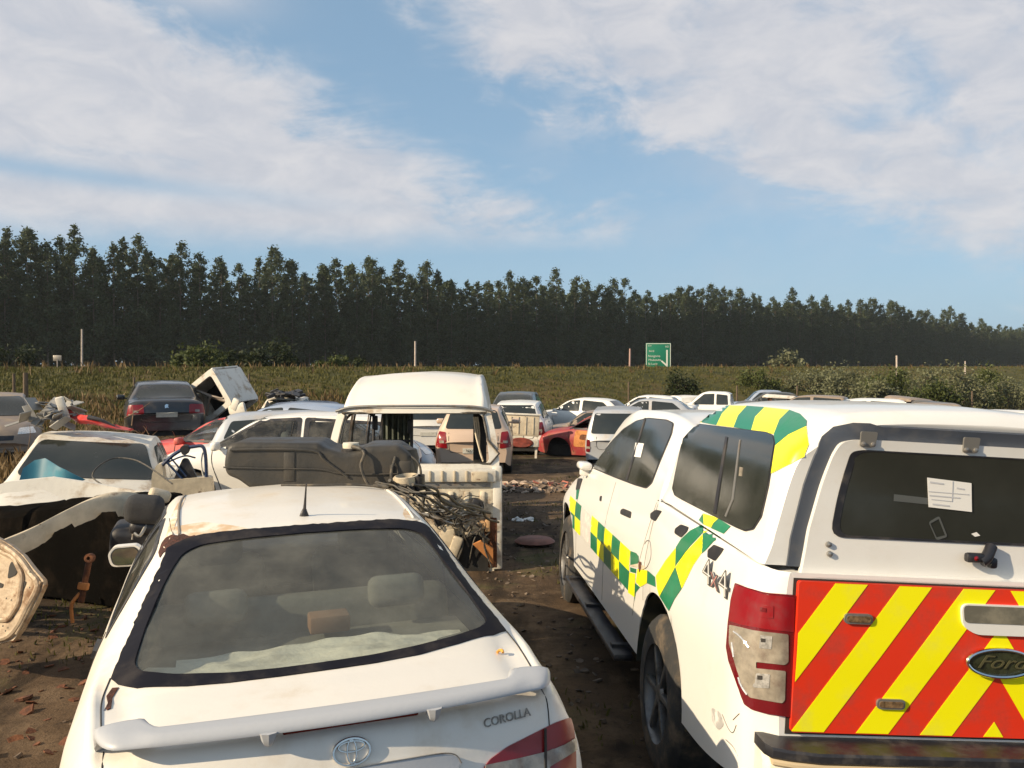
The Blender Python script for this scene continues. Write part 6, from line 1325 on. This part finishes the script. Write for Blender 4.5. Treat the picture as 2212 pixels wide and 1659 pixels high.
obj('bay_parts', join(*[tube([(random.uniform(-1, 1.2), -.75, random.uniform(.3, .9)), (random.uniform(-1, 1.2), -.8, random.uniform(.3, .9)), (random.uniform(-1, 1.2), -.72, random.uniform(.2, .8))], random.uniform(.01, .03), 6, 5) for _ in range(12)], *[xf(box(0, 0, 0, random.uniform(.1, .3), .1, random.uniform(.1, .25), .02), TR(random.uniform(-1, 1.2), -.74, random.uniform(.3, .85), random.uniform(-20, 20), random.uniform(-20, 20), 0)) for _ in range(10)]), 'dark', GC)
gc_inv = GC.matrix_basis.inverted() if False else (Matrix.Translation((-4.3, 6.9, 0)) @ Euler((0, 0, R(-22))).to_matrix().to_4x4()).inverted()
random.seed(4); rl = smoothline([at(-90, 1215, 5.55), at(-20, 1180, 5.7), at(60, 1146, 5.85), at(130, 1110, 6.0), at(190, 1082, 6.15), at(240, 1070, 6.25), at(290, 1075, 6.35), at(325, 1098, 6.45), at(345, 1125, 6.5)], 10)
rv, rf_ = [], []; n_ = len(rl)
for i, q in enumerate(rl):
    u = i / (n_ - 1); tooth = .035 if (int(u * 9) % 2 and u < .75) else 0; h_ = .15 * (1 - .6 * max(0, u - .7) / .3) - tooth + .006 * random.random()
    q = gc_inv @ q
    rv += [tuple(q + Vector((0, .05, .02))), tuple(q + Vector((0, -.01, 0))), tuple(q + Vector((0, -.035, -.03))), tuple(q + Vector((0, -.025, -h_))), tuple(q + Vector((0, .03, -h_ * .8)))]
for i in range(n_ - 1):
    for j in range(5): rf_.append((i * 5 + j, i * 5 + (j + 1) % 5, (i + 1) * 5 + (j + 1) % 5, (i + 1) * 5 + j))
rf_ += [(0, 1, 2, 3, 4), tuple((n_ - 1) * 5 + j for j in range(5))[::-1]]
obj('cream_rail', (rv, rf_), 'cream', GC)
p = at(185, 1250, 5.75); st = thing('rusty_strut', 'rusty suspension strut hanging in front of the gutted dark car', 'strut', (p.x, p.y, p.z), (R(-8), R(8), 0))
obj('strut_tube', join(tube([(0, 0, .12), (0, 0, -.16)], .02, 10, 0), xf(lathe([(-.02, .012), (-.02, .03), (.02, .032), (.02, .012)], 16, 'y'), TR(0, 0, .14))), 'rust', st)
obj('clamp', join(box(.0, -.01, -.05, .07, .04, .05, .01), tube([(-.02, 0, -.1), (-.05, -.02, -.18), (-.03, 0, -.30)], .012, 8, 4)), 'orangerust', st)
# black head rest and small dark seat block
p = at(312, 1100, 6.2); hr = thing('head_rest', 'black rounded head rest lying on the gutted car beside the roof of the white sedan', 'head rest', (p.x, p.y, p.z), (R(10), R(6), R(15)))
obj('cushion', box(0, 0, 0, .27, .2, .20, .07, 5), 'grip', hr); obj('cushion_base', join(box(.05, .02, -.13, .28, .2, .10, .04, 3), box(-.02, .1, -.30, .4, .3, .28, .05, 3)), 'trim', hr)
obj('prongs', join(tube([(-.06, 0, -.08), (-.06, -.05, -.22)], .008, 8, 0), tube([(.03, -.06, -.10), (0, -.12, -.16), (-.04, -.1, -.15)], .012, 8, 4)), 'dull', hr)
p = at(345, 1075, 6.6); o = obj('tan_parts', join(xf(box(0, 0, 0, .16, .12, .09, .03, 3), TR(0, 0, .02, 0, 20, 30)), xf(box(0, 0, 0, .22, .08, .05, .02, 2), TR(.02, -.04, -.07, 0, 35, 10)), tube([(-.1, 0, -.02), (.0, -.05, -.10), (.12, 0, -.16)], .015, 8, 4)), 'cream'); o.location = p; tag(o, 'small tan metal parts behind the black head rest', 'metal parts')
p = at(318, 1082, 6.9); o = obj('white_trim', shell(gridpoly([(-.10, .04), (.10, 0), (.08, -.06), (.04, -.10)], .2), lambda a, b: (Vector((a, .1 * a, b)), Vector((0, 1, 0))), .02), 'dirtwhite'); o.location = p; tag(o, 'white triangular trim piece left of the black head rest', 'trim piece')
# beige panel leaning lower left
p = at(0, 1290, 5.2); bn_ = thing('leaning_bonnet', 'rusty beige inner bonnet panel leaning at the left edge of the photo', 'bonnet', (p.x, p.y, p.z), (R(-14), R(0), R(-20)))
kb = 5.2 / FP
def BP(*P): return [(x * kb, (1290 - y) * kb) for x, y in P]
bm_m = mat('weathered_beige_metal', (.42, .32, .215), .5, metal=.1, dirt=(.17, .085, .04), damt=.9, dsc=7, dlo=.46, dhi=.68, bump=.35, bsc=14, vary=.2)
outl = BP((-260, 1090), (-60, 1160), (0, 1178), (42, 1197), (78, 1222), (112, 1243), (118, 1254), (102, 1300), (78, 1352), (62, 1374), (20, 1386), (0, 1394), (-120, 1405), (-260, 1400))
rim_o = roundpoly(BP((-200, 1150), (20, 1205), (55, 1240), (58, 1300), (38, 1335), (-200, 1345)), .03)
obj('panel', shell(gridpoly(outl, .08), lambda a, b: (Vector((a, 0, b)), Vector((0, 1, 0))), .03), bm_m, bn_)
obj('raised_rib', join(tube([(x, -.006, z) for x, z in BP((-60, 1168), (0, 1188), (40, 1207), (75, 1233), (104, 1256), (88, 1300), (66, 1350), (30, 1374), (-60, 1384))], .020, 8, 4), tube([(x, -.004, z) for x, z in rim_o] + [(rim_o[0][0], -.004, rim_o[0][1])], .016, 8, 0), tube([(x, -.006, z) for x, z in BP((110, 1247), (94, 1300), (70, 1360))], .010, 8, 4)), bm_m, bn_)
obj('opening', join(*[shell(gridpoly(roundpoly(BP(*P), .015), .2), lambda a, b: (Vector((a, -.004, b)), Vector((0, 1, 0))), .002) for P in (((10, 1222), (14, 1212), (38, 1224), (34, 1240), (12, 1250)), ((-30, 1255), (4, 1262), (2, 1270), (-30, 1272)), ((62, 1250), (68, 1252), (50, 1330), (45, 1328)))]), 'gap', bn_)
obj('bolt_holes', join(*[xf(lathe([(-.022, .001), (-.022, .006)], 8, 'y'), TR(x * kb, 0, (1290 - y) * kb)) for x, y in ((88, 1262), (34, 1347), (44, 1356), (80, 1230), (28, 1290))]), 'gap', bn_)
# stripped door standing before the white hatchback wheel
p = at(392, 1072, 8.6); dr = thing('stripped_door', 'pale stripped car door with dark window frame in front of the white hatchback wheel', 'car door', (p.x, p.y, p.z), (R(4), R(-2), R(8)))
kd = 8.6 / FP
def DP(*P): return [((x - 392) * kd, (1072 - y) * kd) for x, y in P]
obj('door_panel', shell(gridpoly(roundpoly(DP((331, 1050), (334, 1020), (345, 1000), (356, 998), (358, 1035), (455, 1033), (457, 1058), (456, 1090), (392, 1120), (340, 1110)), .03), .1), lambda a, b: (Vector((a, 0, b)), Vector((0, 1, 0))), .11), 'cream', dr)
def l3(P, y=0.02): return [(x, y, z) for x, z in DP(*P)]
obj('window_frame', join(tube(l3(((355, 1003), (375, 985), (400, 970), (425, 965), (441, 966), (446, 985), (446, 1035))), .018, 8, 4), tube(l3(((360, 990), (395, 1035))), .012, 8, 0), tube(l3(((372, 985), (404, 1030))), .009, 8, 0), tube(l3(((355, 1002), (400, 985), (425, 990))), .009, 8, 4)), 'navy', dr)
obj('mirror_mount', shell(gridpoly(roundpoly(DP((395, 967), (402, 960), (413, 962), (414, 972), (408, 982), (400, 981)), .02), .2), lambda a, b: (Vector((a, -.02, b)), Vector((0, 1, 0))), .08), 'grip', dr)
obj('dark_card', shell(gridpoly(roundpoly(DP((376, 1036), (398, 990), (408, 992), (425, 1034)), .02), .2), lambda a, b: (Vector((a, .03, b)), Vector((0, 1, 0))), .04), 'trim', dr)
obj('door_edge', tube([(x, .03, z) for x, z in DP((452, 1034), (440, 1034), (436, 1010), (438, 990), (443, 972))], .008, 6, 3), 'dirtwhite', dr)
# dry brush heap between the hatchback and the black sedan
random.seed(8); bv = []
pb = at(262, 925, 15.5)
for k in range(260):
    a = Vector((random.gauss(0, .45), random.gauss(0, .35), abs(random.gauss(0, .28)))); d = Vector((random.uniform(-.6, .6), random.uniform(-.5, .5), random.uniform(-.1, .75))) * random.uniform(.3, .8)
    bv.append(tube([a, a + d * .5 + Vector((random.uniform(-.06, .06), 0, random.uniform(-.06, .06))), a + d], [random.uniform(.006, .014), .003], 4, 2))
o = obj('brush_heap', join(*bv), mat('dry_twigs', (.16, .10, .055), .9, vary=.4)); o.location = (pb.x, pb.y, gz(pb.x, pb.y) + .25); tag(o, 'heap of dry brown branches left of the black sedan', 'branches', kind='stuff')
blades(420, lambda: (random.uniform(-9.6, -6.6), random.uniform(12.5, 17)), .5, .03, 'dry', 'dry_weeds', 'tall dry brown weeds between the wrecks on the left', 'weeds', 6)
M['woodchip'] = mat('dull_litter', (.12, .09, .065), .9, vary=.6, vsc=6)
# junk on the dark ground, right of the stripped van
pd = at(1155, 1168, 9.9); o = obj('rusty_disc', xf(lathe([(.03, .001), (.03, .20), (.0, .24), (-.01, .23)], 28, 'z'), Matrix.Diagonal((1, 1, 1, 1))), mat('dull_red_metal', (.16, .06, .04), .7, vary=.3)); o.location = (pd.x, pd.y, gz(pd.x, pd.y) + .03); tag(o, 'flat reddish disc lying on the dark dirt right of the stripped van', 'disc')
shards(260, lambda: (random.uniform(-4.2, -1.9), random.uniform(3.6, 7.0)), .01, .06, 'rust', 'rusty_bits', 'small rusty bits on the dirt left of the white sedan', 'scrap', flat=.3)
shards(320, lambda: (random.uniform(-.6, 1.2), random.uniform(5.0, 14)), .01, .045, 'woodchip', 'ground_litter', 'small litter on the dirt track between the two white vehicles', 'litter', flat=.3)
for o_ in list(S.objects):
    if o_.type == 'MESH' and o_.name.startswith('crown') is False: pass
# ---------------------------------------------------------------- the air over the yard
hz_ = box(150, 1150, 21, 2500, 2700, 50)
hm = bpy.data.materials.new('thin_haze'); hm.use_nodes = True; t = hm.node_tree; t.nodes.remove(t.nodes['Principled BSDF'])
pv_ = t.nodes.new('ShaderNodeVolumePrincipled'); pv_.inputs['Density'].default_value = .0002; pv_.inputs['Color'].default_value = (.78, .84, .86, 1); pv_.inputs['Anisotropy'].default_value = .2
t.links.new(pv_.outputs[0], t.nodes['Material Output'].inputs['Volume'])
o = obj('haze', hz_, hm, None, False); tag(o, 'thin pale haze in the air over the yard and the trees', 'haze', kind='stuff')
